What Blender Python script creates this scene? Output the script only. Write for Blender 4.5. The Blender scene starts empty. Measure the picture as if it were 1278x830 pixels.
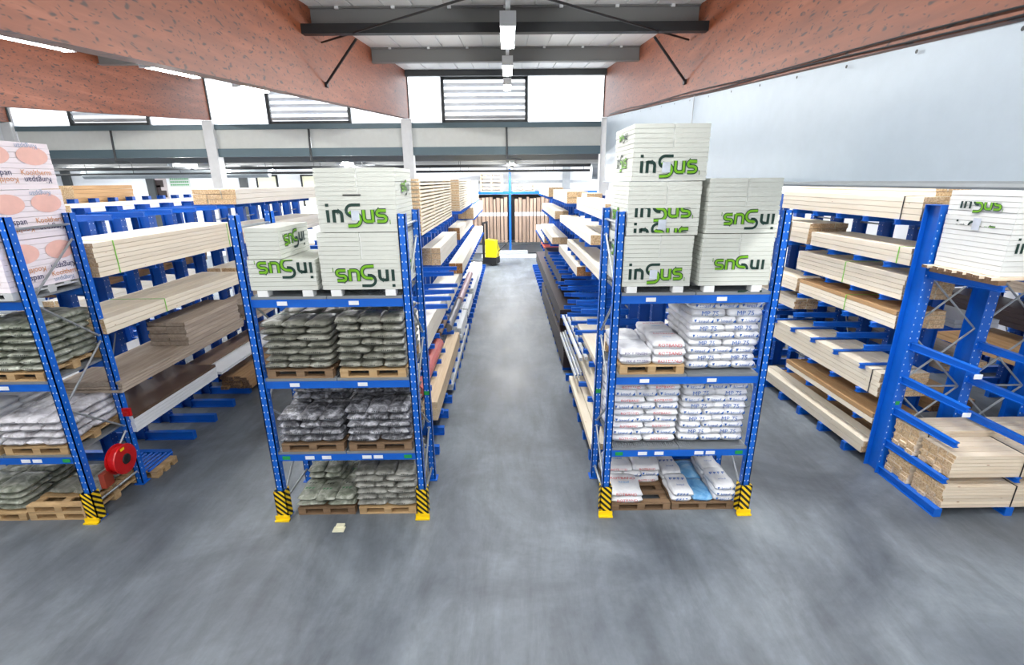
import bpy, bmesh, math, random
from mathutils import Vector, Matrix
random.seed(7)
SC = bpy.context.scene
COL = SC.collection
PI = math.pi

# ------------------------------------------------------------------ camera
f_px, pit, rol, yaw, CAMH = 601.5, .3051, -.0091, .0068, 4.384
fwd0 = Vector((math.sin(yaw), math.cos(yaw), 0)); right = Vector((math.cos(yaw), -math.sin(yaw), 0)); up0 = Vector((0, 0, 1))
fw = fwd0*math.cos(pit) - up0*math.sin(pit); up = up0*math.cos(pit) + fwd0*math.sin(pit)
rr = right*math.cos(rol) + up*math.sin(rol); uu = up*math.cos(rol) - right*math.sin(rol)
cam_d = bpy.data.cameras.new('camera'); cam = bpy.data.objects.new('camera', cam_d); COL.objects.link(cam)
cam_d.sensor_width = 36; cam_d.sensor_fit = 'HORIZONTAL'; cam_d.lens = f_px/1278*36; cam_d.clip_end = 200; cam_d.clip_start = .05
cam.matrix_world = Matrix(((rr.x, uu.x, -fw.x, 0), (rr.y, uu.y, -fw.y, 0), (rr.z, uu.z, -fw.z, CAMH), (0, 0, 0, 1)))
SC.camera = cam
# ------------------------------------------------------------------ sky, exposure
w = bpy.data.worlds.new('sky'); SC.world = w; w.use_nodes = True
bg = w.node_tree.nodes['Background']; bg.inputs[0].default_value = (.93, .96, 1, 1); bg.inputs[1].default_value = 3.2
SC.view_settings.view_transform = 'Standard'; SC.view_settings.look = 'None'; SC.view_settings.gamma = 1
SC.view_settings.use_curve_mapping = False; SC.view_settings.exposure = 0.32
LAMP_W = 122.0      # watts of each ceiling lamp
ANNEX_W = 320.0

# ------------------------------------------------------------------ materials
M = {}
def srgb(r, g, b):
    return tuple((c/12.92 if c <= .04045 else ((c+.055)/1.055)**2.4) for c in (r/255, g/255, b/255)) + (1,)
class NT:
    def __init__(s, name):
        m = bpy.data.materials.new(name); m.use_nodes = True; s.m = m; s.t = m.node_tree; s.b = s.t.nodes['Principled BSDF']; M[name] = m
    def n(s, typ, **kw):
        nd = s.t.nodes.new('ShaderNode'+typ)
        for k, v in kw.items():
            if k.startswith('i_'):
                key = k[2:]; key = int(key) if key.isdigit() else key.replace('_', ' ')
                nd.inputs[key].default_value = v
            else: setattr(nd, k, v)
        return nd
    def l(s, a, ao, b, bi): s.t.links.new(a.outputs[ao], b.inputs[bi])
    def set(s, **kw):
        for k, v in kw.items(): s.b.inputs[k.replace('_', ' ')].default_value = v
    def ramp(s, stops):
        r = s.n('ValToRGB'); e = r.color_ramp.elements
        while len(e) < len(stops): e.new(.5)
        for i, (p, c) in enumerate(stops): e[i].position = p; e[i].color = c
        return r
    def coords(s, scale, kind='Object', rnd=True):
        tc = s.n('TexCoord'); mp = s.n('Mapping'); mp.inputs['Scale'].default_value = scale
        s.l(tc, kind, mp, 'Vector')
        if rnd:
            oi = s.n('ObjectInfo'); mu = s.n('Math', operation='MULTIPLY'); mu.inputs[1].default_value = 37.0
            s.l(oi, 'Random', mu, 0); s.l(mu, 0, mp, 'Location')
        return mp
def plain(name, c, rough=.5, metal=0, var=.0, bump=0, spec=None):
    t = NT(name); t.set(Base_Color=c, Roughness=rough, Metallic=metal)
    if spec is not None: t.b.inputs['Specular IOR Level'].default_value = spec
    if var:
        mp = t.coords((3, 3, 3)); nz = t.n('TexNoise', i_Scale=2.0, i_Detail=5.0, i_Roughness=.6); t.l(mp, 0, nz, 'Vector')
        r = t.ramp([(.25, tuple(x*(1-var) for x in c[:3])+(1,)), (.75, tuple(min(1, x*(1+var)) for x in c[:3])+(1,))])
        t.l(nz, 'Fac', r, 'Fac'); t.l(r, 0, t.b, 'Base Color')
    return t.m
def emis(name, c, s):
    t = NT(name); t.set(Base_Color=c, Emission_Color=c, Emission_Strength=s, Roughness=.6)
def wood(name, c1, c2, axis='Y', rough=.65, knots=.0, kc=None, grain=1.0, spread=.12):
    t = NT(name)
    sc = {'Y': (9*grain, .55, 9*grain), 'X': (.55, 9*grain, 9*grain), 'Z': (9*grain, 9*grain, .55)}[axis]
    mp = t.coords(sc); nz = t.n('TexNoise', i_Scale=2.2, i_Detail=6.0, i_Roughness=.6); t.l(mp, 0, nz, 'Vector')
    r = t.ramp([(.3, c1), (.7, c2)]); t.l(nz, 'Fac', r, 'Fac')
    oi = t.n('ObjectInfo'); mr = t.n('MapRange', i_From_Min=0., i_From_Max=1., i_To_Min=1-spread, i_To_Max=1+spread*.4); t.l(oi, 'Random', mr, 'Value')
    hs = t.n('HueSaturation'); t.l(r, 0, hs, 'Color'); t.l(mr, 0, hs, 'Value')
    out = hs
    if knots:
        mp2 = t.coords({'Y': (3, .9, 3), 'X': (.9, 3, 3), 'Z': (3, 3, .9)}[axis])
        vo = t.n('TexVoronoi', i_Scale=3.2); t.l(mp2, 0, vo, 'Vector')
        kr = t.ramp([(knots*.5, (1, 1, 1, 1)), (knots, (0, 0, 0, 1))]); t.l(vo, 'Distance', kr, 'Fac')
        mx = t.n('Mix', data_type='RGBA'); t.l(kr, 0, mx, 0); t.l(hs, 0, mx, 6); mx.inputs[7].default_value = kc or (.25, .12, .05, 1)
        t.t.links.new(mx.outputs[2], t.b.inputs['Base Color'])
    else: t.l(hs, 0, t.b, 'Base Color')
    t.set(Roughness=rough)
    return t.m
def endgrain(name, c1, c2):
    t = NT(name); mp = t.coords((14, 14, 14)); nz = t.n('TexNoise', i_Scale=3.0, i_Detail=4.0); t.l(mp, 0, nz, 'Vector')
    r = t.ramp([(.35, c1), (.65, c2)]); t.l(nz, 'Fac', r, 'Fac'); t.l(r, 0, t.b, 'Base Color'); t.set(Roughness=.8)

def floor_mat():
    t = NT('concrete'); mp = t.coords((1, 1, 1), rnd=False)
    n1 = t.n('TexNoise', i_Scale=.55, i_Detail=8.0, i_Roughness=.62, i_Distortion=.6); t.l(mp, 0, n1, 'Vector')
    r1 = t.ramp([(.30, srgb(82, 89, 97)), (.5, srgb(110, 118, 126)), (.72, srgb(138, 147, 155))]); t.l(n1, 'Fac', r1, 'Fac')
    mp2 = t.coords((1.6, .35, 1), rnd=False); n2 = t.n('TexNoise', i_Scale=1.3, i_Detail=6.0, i_Roughness=.7, i_Distortion=.4); t.l(mp2, 0, n2, 'Vector')
    r2 = t.ramp([(.36, (.5, .5, .5, 1)), (.60, (1, 1, 1, 1))]); t.l(n2, 'Fac', r2, 'Fac')
    mx = t.n('Mix', data_type='RGBA', blend_type='MULTIPLY'); mx.inputs[0].default_value = .62; t.l(r1, 0, mx, 6); t.l(r2, 0, mx, 7)
    n3 = t.n('TexNoise', i_Scale=9.0, i_Detail=5.0, i_Roughness=.7); t.l(mp, 0, n3, 'Vector')
    r3 = t.ramp([(.3, (.82, .82, .82, 1)), (.6, (1, 1, 1, 1))]); t.l(n3, 'Fac', r3, 'Fac')
    m2 = t.n('Mix', data_type='RGBA', blend_type='MULTIPLY'); m2.inputs[0].default_value = .6
    t.t.links.new(mx.outputs[2], m2.inputs[6]); t.l(r3, 0, m2, 7); t.t.links.new(m2.outputs[2], t.b.inputs['Base Color'])
    rr_ = t.n('MapRange', i_From_Min=.3, i_From_Max=.7, i_To_Min=.42, i_To_Max=.58); t.l(n1, 'Fac', rr_, 'Value'); t.l(rr_, 0, t.b, 'Roughness')
    t.b.inputs['Specular IOR Level'].default_value = .5
floor_mat()
def glulam_mat():
    t = NT('glulam'); mp = t.coords((1, .22, 2.2), rnd=True)
    nz = t.n('TexNoise', i_Scale=3.0, i_Detail=7.0, i_Roughness=.62); t.l(mp, 0, nz, 'Vector')
    r = t.ramp([(.3, srgb(102, 50, 26)), (.55, srgb(122, 64, 36)), (.75, srgb(140, 82, 56))]); t.l(nz, 'Fac', r, 'Fac')
    mp2 = t.coords((1.0, 1.3, 3.0), rnd=True); wn = t.n('TexNoise', i_Scale=2.5, i_Detail=2.0); t.l(mp2, 0, wn, 'Vector')
    ad = t.n('VectorMath', operation='MULTIPLY_ADD'); t.l(wn, 'Color', ad, 0); ad.inputs[1].default_value = (.5, .5, .5); t.l(mp2, 0, ad, 2)
    sx_ = t.n('SeparateXYZ'); t.l(ad, 0, sx_, 0); cx_ = t.n('CombineXYZ'); t.l(sx_, 'Y', cx_, 'X'); t.l(sx_, 'Z', cx_, 'Y'); ad = cx_
    vo = t.n('TexVoronoi', voronoi_dimensions='2D', i_Scale=3.0, i_Randomness=1.0); t.l(ad, 0, vo, 'Vector')
    vo2 = t.n('TexVoronoi', voronoi_dimensions='2D', i_Scale=5.6, i_Randomness=1.0); t.l(ad, 0, vo2, 'Vector')
    k1 = t.ramp([(.07, (1, 1, 1, 1)), (.17, (0, 0, 0, 1))]); t.l(vo, 'Distance', k1, 'Fac')
    k2 = t.ramp([(.06, (.8, .8, .8, 1)), (.17, (0, 0, 0, 1))]); t.l(vo2, 'Distance', k2, 'Fac')
    mxm = t.n('Mix', data_type='RGBA', blend_type='LIGHTEN'); mxm.inputs[0].default_value = 1; t.l(k1, 0, mxm, 6); t.l(k2, 0, mxm, 7)
    ks = t.n('Math', operation='MULTIPLY'); t.t.links.new(mxm.outputs[2], ks.inputs[0]); ks.inputs[1].default_value = .92
    mx = t.n('Mix', data_type='RGBA'); t.l(ks, 0, mx, 0); t.l(r, 0, mx, 6); mx.inputs[7].default_value = srgb(44, 20, 18)
    t.t.links.new(mx.outputs[2], t.b.inputs['Base Color']); t.set(Roughness=.5)
glulam_mat()
plain('white_paint', srgb(226, 230, 232), .6, var=.03)
plain('ceiling_sheet', srgb(222, 224, 224), .5, var=.03)
plain('column_paint', srgb(216, 218, 219), .6, var=.05)
plain('wall_white', srgb(236, 239, 243), .7, var=.02)
plain('spandrel', srgb(206, 210, 206), .7, var=.04)
plain('steel_dark', srgb(70, 74, 76), .5, .2)
plain('steel_black', srgb(34, 36, 38), .5, .2)
plain('steel_teal', srgb(92, 112, 120), .5, .2)
plain('steel_grey', srgb(128, 130, 130), .5, .2)
plain('galvanised', srgb(172, 178, 182), .42, .55, var=.08)
plain('grating', srgb(140, 146, 150), .5, .4)
plain('tarp', srgb(158, 171, 182), .42, var=.035)
plain('blue_paint', srgb(6, 96, 200), .38, var=.06)
plain('blue_deep', srgb(4, 78, 170), .42, var=.06)
plain('hole_light', srgb(205, 216, 232), .6)
plain('rubber_black', srgb(26, 26, 28), .6)
plain('yellow_paint', srgb(244, 206, 20), .4)
plain('stacker_yellow', srgb(246, 222, 20), .35)
plain('red_paint', srgb(196, 20, 24), .3)
plain('orange_box', srgb(150, 60, 40), .5)
plain('label_white', srgb(232, 236, 240), .6)
plain('label_green', srgb(30, 150, 70), .5)
plain('strap_green', srgb(130, 205, 70), .5)
plain('strap_black', srgb(30, 30, 30), .5)
plain('foam_white', srgb(232, 235, 232), .55, var=.02)
plain('foam_edge', srgb(207, 211, 203), .6, var=.03)
plain('foam_foot', srgb(236, 238, 238), .6)
plain('pink_wrap', srgb(242, 234, 240), .35, var=.03)
plain('oval_peach', srgb(238, 190, 178), .5, var=.08)
plain('ink_dark', srgb(12, 52, 44), .5)
plain('ink_lime', srgb(112, 176, 18), .5)
plain('ink_navy', srgb(36, 40, 92), .5)
plain('ink_pale', srgb(150, 168, 196), .5)
plain('label_pale', srgb(196, 204, 216), .6, var=.25)
plain('ink_orange', srgb(214, 150, 96), .5)
plain('ink_blue', srgb(34, 96, 176), .5)
plain('ink_cyan', srgb(60, 150, 210), .5)
plain('ink_red', srgb(204, 48, 52), .5)
plain('ink_purple', srgb(96, 80, 140), .5)
plain('ink_black', srgb(30, 32, 32), .5)
plain('ink_green', srgb(40, 120, 70), .5)
plain('ink_white', srgb(225, 228, 225), .5)
plain('sheet_white', srgb(226, 230, 234), .45, var=.03)
plain('sheet_grey', srgb(188, 192, 194), .5, var=.05)
plain('sheet_brown', srgb(120, 98, 80), .5, var=.15)
plain('sheet_dark', srgb(46, 34, 34), .45, var=.12)
plain('sheet_red', srgb(214, 92, 60), .5, var=.05)
plain('pvc_white', srgb(232, 236, 238), .35)
plain('pipe_pink', srgb(190, 104, 100), .35, var=.1)
plain('pipe_rose', srgb(168, 142, 142), .4, var=.08)
plain('pipe_brown', srgb(122, 100, 84), .5, var=.15)
plain('pipe_grey', srgb(110, 110, 112), .4, var=.08)
plain('paper', srgb(226, 224, 196), .7)
plain('poster_paper', srgb(178, 168, 168), .6)
plain('ply_film', srgb(92, 72, 58), .35, var=.12)
emis('tube_light', (1, 1, 1, 1), 22.0)
emis('tube_annex', (1, 1, 1, 1), 42.0)
wood('lumber', srgb(242, 234, 216), srgb(234, 221, 198), 'Y', knots=.06, kc=srgb(170, 120, 80), spread=.10)
wood('lumber_x', srgb(240, 228, 208), srgb(226, 206, 178), 'X', knots=.08, kc=srgb(160, 110, 75), spread=.14)
wood('lumber_white', srgb(243, 239, 228), srgb(236, 229, 214), 'Y', spread=.06)
wood('lumber_brown', srgb(196, 160, 116), srgb(176, 136, 92), 'Y', knots=.06, kc=srgb(110, 70, 40), spread=.10)
wood('lumber_grey', srgb(190, 176, 160), srgb(158, 142, 126), 'Y', spread=.15)
wood('osb', srgb(228, 210, 182), srgb(204, 178, 142), 'Y', grain=2.5)
wood('pallet_wood', srgb(206, 176, 132), srgb(178, 144, 100), 'X', spread=.25)
wood('pallet_dark', srgb(150, 122, 92), srgb(116, 92, 70), 'X', spread=.25)
wood('pallet_far', srgb(196, 178, 156), srgb(168, 150, 130), 'X', spread=.2)
wood('board_brown', srgb(168, 146, 130), srgb(142, 120, 104), 'Z', spread=.25)
endgrain('end_light', srgb(222, 198, 160), srgb(180, 146, 108))
endgrain('end_dark', srgb(168, 124, 80), srgb(116, 78, 48))
endgrain('end_white', srgb(226, 222, 212), srgb(200, 192, 178))
endgrain('end_brown', srgb(140, 112, 88), srgb(96, 72, 54))

def sack_mat(name, base, light, dark, amount, sc=7.0, rough=.35):
    t = NT(name); mp = t.coords((1, 1, 1))
    n1 = t.n('TexNoise', i_Scale=sc, i_Detail=5.0, i_Roughness=.65, i_Distortion=.8); t.l(mp, 0, n1, 'Vector')
    r = t.ramp([(.5-amount, dark), (.5, base), (.5+amount, light)]); t.l(n1, 'Fac', r, 'Fac')
    oi = t.n('ObjectInfo'); mr = t.n('MapRange', i_From_Min=0., i_From_Max=1., i_To_Min=.86, i_To_Max=1.1); t.l(oi, 'Random', mr, 'Value')
    hs = t.n('HueSaturation'); t.l(r, 0, hs, 'Color'); t.l(mr, 0, hs, 'Value'); t.l(hs, 0, t.b, 'Base Color')
    n2 = t.n('TexNoise', i_Scale=14.0, i_Detail=3.0); t.l(mp, 0, n2, 'Vector')
    bp = t.n('Bump', i_Strength=.35, i_Distance=.02); t.l(n2, 'Fac', bp, 'Height'); t.l(bp, 0, t.b, 'Normal'); t.set(Roughness=rough)
sack_mat('sack_olive', srgb(126, 127, 117), srgb(174, 175, 166), srgb(80, 84, 74), .22)
sack_mat('sack_black', srgb(110, 112, 118), srgb(190, 192, 200), srgb(50, 50, 56), .16, 10.0)
sack_mat('sack_grey', srgb(138, 139, 132), srgb(174, 175, 170), srgb(94, 96, 90), .2)
sack_mat('sack_green', srgb(136, 141, 128), srgb(190, 194, 184), srgb(78, 86, 72), .2)
sack_mat('sack_silver', srgb(198, 198, 204), srgb(228, 228, 234), srgb(140, 136, 140), .2)
sack_mat('sack_paper', srgb(226, 228, 232), srgb(238, 240, 242), srgb(200, 204, 212), .25, 4.0, .55)
sack_mat('sack_blue', srgb(110, 176, 226), srgb(190, 216, 236), srgb(60, 130, 200), .2, 4.0, .5)
def hazard():
    t = NT('hazard'); tc = t.n('TexCoord'); sp = t.n('SeparateXYZ'); t.l(tc, 'Object', sp, 0)
    a = t.n('Math', operation='ADD'); t.l(sp, 'X', a, 0); t.l(sp, 'Z', a, 1)
    b2 = t.n('Math', operation='ADD'); t.l(a, 0, b2, 0); t.l(sp, 'Y', b2, 1)
    m = t.n('Math', operation='MULTIPLY'); t.l(b2, 0, m, 0); m.inputs[1].default_value = 11.5
    fr = t.n('Math', operation='FRACT'); t.l(m, 0, fr, 0); g = t.n('Math', operation='GREATER_THAN'); t.l(fr, 0, g, 0); g.inputs[1].default_value = .5
    r = t.ramp([(0, srgb(244, 204, 18)), (1, srgb(24, 22, 22))]); t.l(g, 0, r, 'Fac'); t.l(r, 0, t.b, 'Base Color'); t.set(Roughness=.45)
hazard()
def pane_mat():
    t = NT('translucent_pane'); nt = t.t; nt.nodes.remove(t.b); out = nt.nodes['Material Output']
    a = t.n('BsdfTransparent'); b = t.n('BsdfTranslucent'); b.inputs[0].default_value = (.95, .97, 1, 1)
    m = t.n('MixShader'); m.inputs[0].default_value = .35; t.l(a, 0, m, 1); t.l(b, 0, m, 2); t.l(m, 0, out, 0)
pane_mat()

# ------------------------------------------------------------------ mesh helpers
class MB:
    def __init__(s): s.v = []; s.f = []; s.mi = []
    def box(s, x0, x1, y0, y1, z0, z1, mi=0, ends=None, axis='Y'):
        b = len(s.v)
        s.v += [(x0, y0, z0), (x1, y0, z0), (x1, y1, z0), (x0, y1, z0), (x0, y0, z1), (x1, y0, z1), (x1, y1, z1), (x0, y1, z1)]
        fs = [(0, 3, 2, 1), (4, 5, 6, 7), (0, 1, 5, 4), (2, 3, 7, 6), (1, 2, 6, 5), (3, 0, 4, 7)]
        e = {'Y': (2, 3), 'X': (4, 5), 'Z': (0, 1)}[axis]
        for i, q in enumerate(fs):
            s.f.append(tuple(b+k for k in q)); s.mi.append(ends if (ends is not None and i in e) else mi)
        return s
    def bar(s, p, q, r, n=8, mi=0):
        p = Vector(p); q = Vector(q); d = (q-p).normalized(); a = d.orthogonal().normalized(); c = d.cross(a); b = len(s.v)
        for P in (p, q):
            for k in range(n):
                t = 2*PI*(k+.5)/n; s.v.append(tuple(P+a*math.cos(t)*r+c*math.sin(t)*r))
        for k in range(n): s.f.append((b+k, b+(k+1) % n, b+n+(k+1) % n, b+n+k)); s.mi.append(mi)
        s.f.append(tuple(b+k for k in reversed(range(n)))); s.mi.append(mi); s.f.append(tuple(b+n+k for k in range(n))); s.mi.append(mi)
        return s
    def disc(s, c, n, rx, ry, seg=24, mi=0, up=(0, 0, 1)):
        n = Vector(n).normalized(); u = Vector(up); a = u.cross(n).normalized(); u = n.cross(a); b = len(s.v)
        for k in range(seg):
            t = 2*PI*k/seg; s.v.append(tuple(Vector(c)+a*math.cos(t)*rx+u*math.sin(t)*ry))
        s.f.append(tuple(range(b, b+seg))); s.mi.append(mi); return s
    def quad(s, a, b_, c, d, mi=0):
        b = len(s.v); s.v += [tuple(a), tuple(b_), tuple(c), tuple(d)]; s.f.append((b, b+1, b+2, b+3)); s.mi.append(mi); return s
    def mesh(s, name, mats, smooth=False):
        me = bpy.data.meshes.new(name); me.from_pydata(s.v, [], s.f)
        for m in (mats if isinstance(mats, (list, tuple)) else [mats]): me.materials.append(M[m])
        me.polygons.foreach_set('material_index', s.mi)
        if smooth: me.polygons.foreach_set('use_smooth', [True]*len(s.f))
        me.update(); return me
    def build(s, name, mats, parent=None, loc=(0, 0, 0), smooth=False):
        return put(name, s.mesh(name, mats, smooth), parent, loc)
def put(name, me, parent=None, loc=(0, 0, 0), rot=None):
    o = bpy.data.objects.new(name, me); COL.objects.link(o); o.location = loc
    if rot: o.rotation_euler = rot
    if parent is not None: o.parent = parent
    return o
SEEN = {}
def tag(o, label, cat, group=None):
    n = len(label.split()); 
    if not 4 <= n <= 16: print('LABEL LENGTH', n, label)
    if label in SEEN and not group: print('DUP LABEL', label)
    SEEN[label] = 1
    o['label'] = label; o['category'] = cat
    if group: o['group'] = group
    return o
def thing(name, label, cat, loc=(0, 0, 0), group=None):
    o = bpy.data.objects.new(name, None); COL.objects.link(o); o.location = loc; o.empty_display_size = .2
    return tag(o, label, cat, group)
def struct(o, label=None):
    o['kind'] = 'structure'
    if label: o['label'] = label
    return o
def sempty(name, loc=(0, 0, 0), label=None):
    o = bpy.data.objects.new(name, None); COL.objects.link(o); o.location = loc; return struct(o, label)
BOXC = {}
def bx(name, parent, x0, x1, y0, y1, z0, z1, mat, ends=None, axis='Y'):
    """box part; shares mesh data between boxes of the same size and material, origin at its centre"""
    k = (round(x1-x0, 4), round(y1-y0, 4), round(z1-z0, 4), mat, ends, axis)
    if k not in BOXC:
        a, b, c = k[0]/2, k[1]/2, k[2]/2
        BOXC[k] = MB().box(-a, a, -b, b, -c, c, 0, 1 if ends else None, axis).mesh(name, [mat]+([ends] if ends else []))
    px, py, pz = (parent.location if parent is not None else (0, 0, 0))
    return put(name, BOXC[k], parent, ((x0+x1)/2-px, (y0+y1)/2-py, (z0+z1)/2-pz))
TXT = {}
def text_mesh(s, size, mat, ext=0.0):
    k = (s, size, mat)
    if k not in TXT and s[0] == '#':          # print too small to read: a row of letter-sized strokes
        rnd = random.Random(len(s)+int(s[1:])); n = int(s[1:])*1; m = MB(); x = -n*size*.42
        for i in range(n):
            ww = size*rnd.uniform(.45, .7); hh = size*rnd.uniform(.6, .8)
            m.quad((x, -hh/2, 0), (x+ww*.3, -hh/2, 0), (x+ww*.3, hh/2, 0), (x, hh/2, 0)); m.quad((x+ww*.3, hh/2-size*.2, 0), (x+ww, hh/2-size*.2, 0), (x+ww, hh/2, 0), (x+ww*.3, hh/2, 0)); m.quad((x+ww*.3, -size*.1, 0), (x+ww*.8, -size*.1, 0), (x+ww*.8, size*.08, 0), (x+ww*.3, size*.08, 0))
            x += size*.84
        TXT[k] = m.mesh('lettering', mat)
    if k not in TXT:
        c = bpy.data.curves.new('t', 'FONT'); c.body = s; c.size = size; c.align_x = 'CENTER'; c.align_y = 'CENTER'; c.resolution_u = 2; c.fill_mode = 'FRONT'
        o = bpy.data.objects.new('t', c); COL.objects.link(o); dg = bpy.context.evaluated_depsgraph_get(); dg.update()
        me = bpy.data.meshes.new_from_object(o.evaluated_get(dg)); me.materials.clear(); me.materials.append(M[mat]); me.name = 'lettering'
        bpy.data.objects.remove(o); bpy.data.curves.remove(c); TXT[k] = me
    return TXT[k]
FRONT = (PI/2, 0, 0)          # text facing -Y
LEFT = (PI/2, 0, -PI/2)       # text facing -X
RIGHT = (PI/2, 0, PI/2)       # text facing +X

# ------------------------------------------------------------------ building shell
YC = 17.6
def ceil_z(y): return 6.42 + .08*y
def beam_z(y): return 5.075 + .075*y
struct(MB().box(-32, 13, -9, 33, -.2, 0).build('floor', 'concrete'), 'grey polished concrete warehouse floor')
cl = sempty('ceiling', (0, 0, 0), 'white sheet metal roof lining sloping up towards the windows')
x = -24.0
while x < 12:
    mb = MB(); x1 = x+.985
    for (a, b, dz) in ((x, x+.46, 0), (x+.46, x+.5, .035), (x+.5, x1, 0)):
        z0, z1 = ceil_z(-9)+dz, ceil_z(YC+.1)+dz
        mb.v += [(a, -9, z0), (b, -9, z0), (b, YC+.1, z1), (a, YC+.1, z1), (a, -9, z0+.06), (b, -9, z0+.06), (b, YC+.1, z1+.06), (a, YC+.1, z1+.06)]
        n = len(mb.v)-8
        for q in [(0, 3, 2, 1), (4, 5, 6, 7), (0, 1, 5, 4), (2, 3, 7, 6), (1, 2, 6, 5), (3, 0, 4, 7)]: mb.f.append(tuple(n+k for k in q)); mb.mi.append(0)
    mb.build('roof_panel', 'ceiling_sheet', cl); x += 1.0
MB().box(-24.5, 12.5, -9, YC+.1, 7.95, 8.1).build('roof_deck', 'ceiling_sheet', cl)
def slope_prism(x0, x1, y0, y1, zb, zt, mat, name, parent=None):
    mb = MB()
    mb.v = [(x0, y0, zb(y0)), (x1, y0, zb(y0)), (x1, y1, zb(y1)), (x0, y1, zb(y1)), (x0, y0, zt(y0)), (x1, y0, zt(y0)), (x1, y1, zt(y1)), (x0, y1, zt(y1))]
    mb.f = [(0, 3, 2, 1), (4, 5, 6, 7), (0, 1, 5, 4), (2, 3, 7, 6), (1, 2, 6, 5), (3, 0, 4, 7)]; mb.mi = [0]*6
    return mb.build(name, mat, parent)
for xc, lb in ((-3.35, 'reddish glued laminated roof beam above the left insulation stacks'), (3.35, 'reddish glued laminated roof beam above the white tarpaulin'),
           (-9.95, 'reddish glued laminated roof beam ending at the left concrete column'), (-16.6, 'reddish glued laminated roof beam furthest to the left')):
    o = slope_prism(xc-.1, xc+.1, -9, YC-.1, beam_z, lambda y: ceil_z(y)-.002, 'glulam', 'roof_beam'); struct(o, lb)
    MB().box(xc-.13, xc+.13, YC-.1, YC-.04, beam_z(YC), ceil_z(YC)).build('end_plate', 'steel_dark', o)
    c = MB().box(xc-.17, xc+.17, YC-.17, YC+.17, 0, beam_z(YC)-.02).build('wall_column', 'column_paint'); struct(c, 'pale column carrying the '+lb.split(' roof')[0].replace('reddish ', '')+' beam')
# purlins
bays = [(-23, -16.7), (-16.5, -10.05), (-9.85, -3.45), (-3.25, 3.25), (3.45, 11)]
for yy in (1.2, 5.2, 9.3, 13.2):
    for (a, b) in bays:
        p = sempty('roof_purlin', (0, yy, 0)); zt = ceil_z(yy)-.01
        MB().box(a, b, -.01, .01, zt-.30, zt).box(a, b, -.08, .08, zt-.02, zt).box(a, b, -.08, .08, zt-.32, zt-.30).build('channel', 'steel_grey', p)
        for k in range(7):
            xx = a+(b-a)*(k+.5)/7; MB().box(xx-.03, xx+.03, -.1, -.06, zt-.04, zt+.0).build('clip', 'white_paint', p)
for yy in (.9, 4.9, 8.85):
    for (a, b) in bays[1:4]:
        zt = ceil_z(yy)-.34
        struct(MB().box(a, b, yy-.07, yy+.07, zt-.14, zt).build('tie_beam', 'steel_black'), None)
yy = YC-.25
for (a, b) in bays[:4]: struct(MB().box(a, b, yy-.07, yy+.07, ceil_z(yy)-.19, ceil_z(yy)-.01).build('eaves_beam', 'steel_dark'))
for sx in (-1, 1):
    struct(MB().bar((sx*2.45, 9.0, 6.62), (sx*3.25, 9.65, 6.06), .022).box(sx*3.23-.02, sx*3.23+.02, 9.6, 9.7, 6.02, 6.1).build('knee_brace', 'steel_black'))
    struct(MB().bar((sx*3.22, 9.6, 6.72), (sx*.35, 6.7, 6.5), .016).build('wind_brace', 'steel_black'))
# clerestory band: one window group per bay
sky_bays = [(-16.4, -10.12, (-14.5, -11.95)), (-9.78, -3.52, (-7.9, -5.25)), (-3.18, 3.18, (-2.1, .66)), (3.52, 11, (4.5, 7.1))]
for k, (a, b, (wa, wb)) in enumerate(sky_bays):
    g = sempty('window_%d' % (k+1), (0, YC, 0), ['louvred clerestory window with white panes, far left bay', 'louvred clerestory window with white panes behind the left beam', 'louvred clerestory window with white panes above the centre aisle', 'louvred clerestory window in the bay behind the tarpaulin'][k])
    zb, zt = 6.26, ceil_z(YC)-.14
    for (p, q) in ((a, wa-.06), (wb+.06, b)):
        MB().box(p, q, -.02, .0, zb, zt).build('pane', 'translucent_pane', g)
    MB().box(wa-.06, wa+.04, -.06, .06, zb, zt-.04).box(wb-.04, wb+.06, -.06, .06, zb, zt-.04).box(wa, wb, -.06, .06, zb, zb+.09).box(wa, wb, -.06, .06, zt-.13, zt-.02).build('frame', 'steel_dark', g)
    MB().box(wa, wb, .045, .055, zb+.09, zt-.13).build('pane', 'translucent_pane', g)
    for j in range(6):
        z = zb+.12+j*(zt-zb-.25)/6
        m = MB(); m.quad((wa+.04, -.03, z+.10), (wb-.04, -.03, z+.10), (wb-.04, .04, z), (wa+.04, .04, z)); m.quad((wa+.04, -.035, z+.095), (wa+.04, .035, z-.005), (wb-.04, .035, z-.005), (wb-.04, -.035, z+.095))
        m.build('louver', 'sheet_white', g)
    MB().box(a, b, -.08, .06, 6.10, 6.26).build('sill', 'steel_teal', g)
for k, (a, b) in enumerate(((-16.4, -10.12), (-9.78, -3.52), (-3.18, 3.18), (3.52, 11))):
    g = sempty('wall_clerestory.%03d' % k, (0, YC, 0))
    m0 = (a+b)/2
    for (p, q) in ((a, m0-.02), (m0+.02, b)): MB().box(p, q, -.03, .06, 5.5, 6.10).build('panel', 'spandrel', g)
    MB().box(a, b, -.1, .1, 5.24, 5.5).build('edge_beam', 'steel_teal', g)
    MB().bar((m0, -.06, 6.1), (m0, -.14, 5.1), .035).bar((m0, -.14, 5.12), (m0+.5, -.14, 5.08), .03).build('downpipe', 'steel_dark', g)
struct(MB().box(-24.5, -16.4, YC-.05, YC+.05, 5.24, 8).build('wall_clerestory_side', 'wall_white'))
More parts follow.
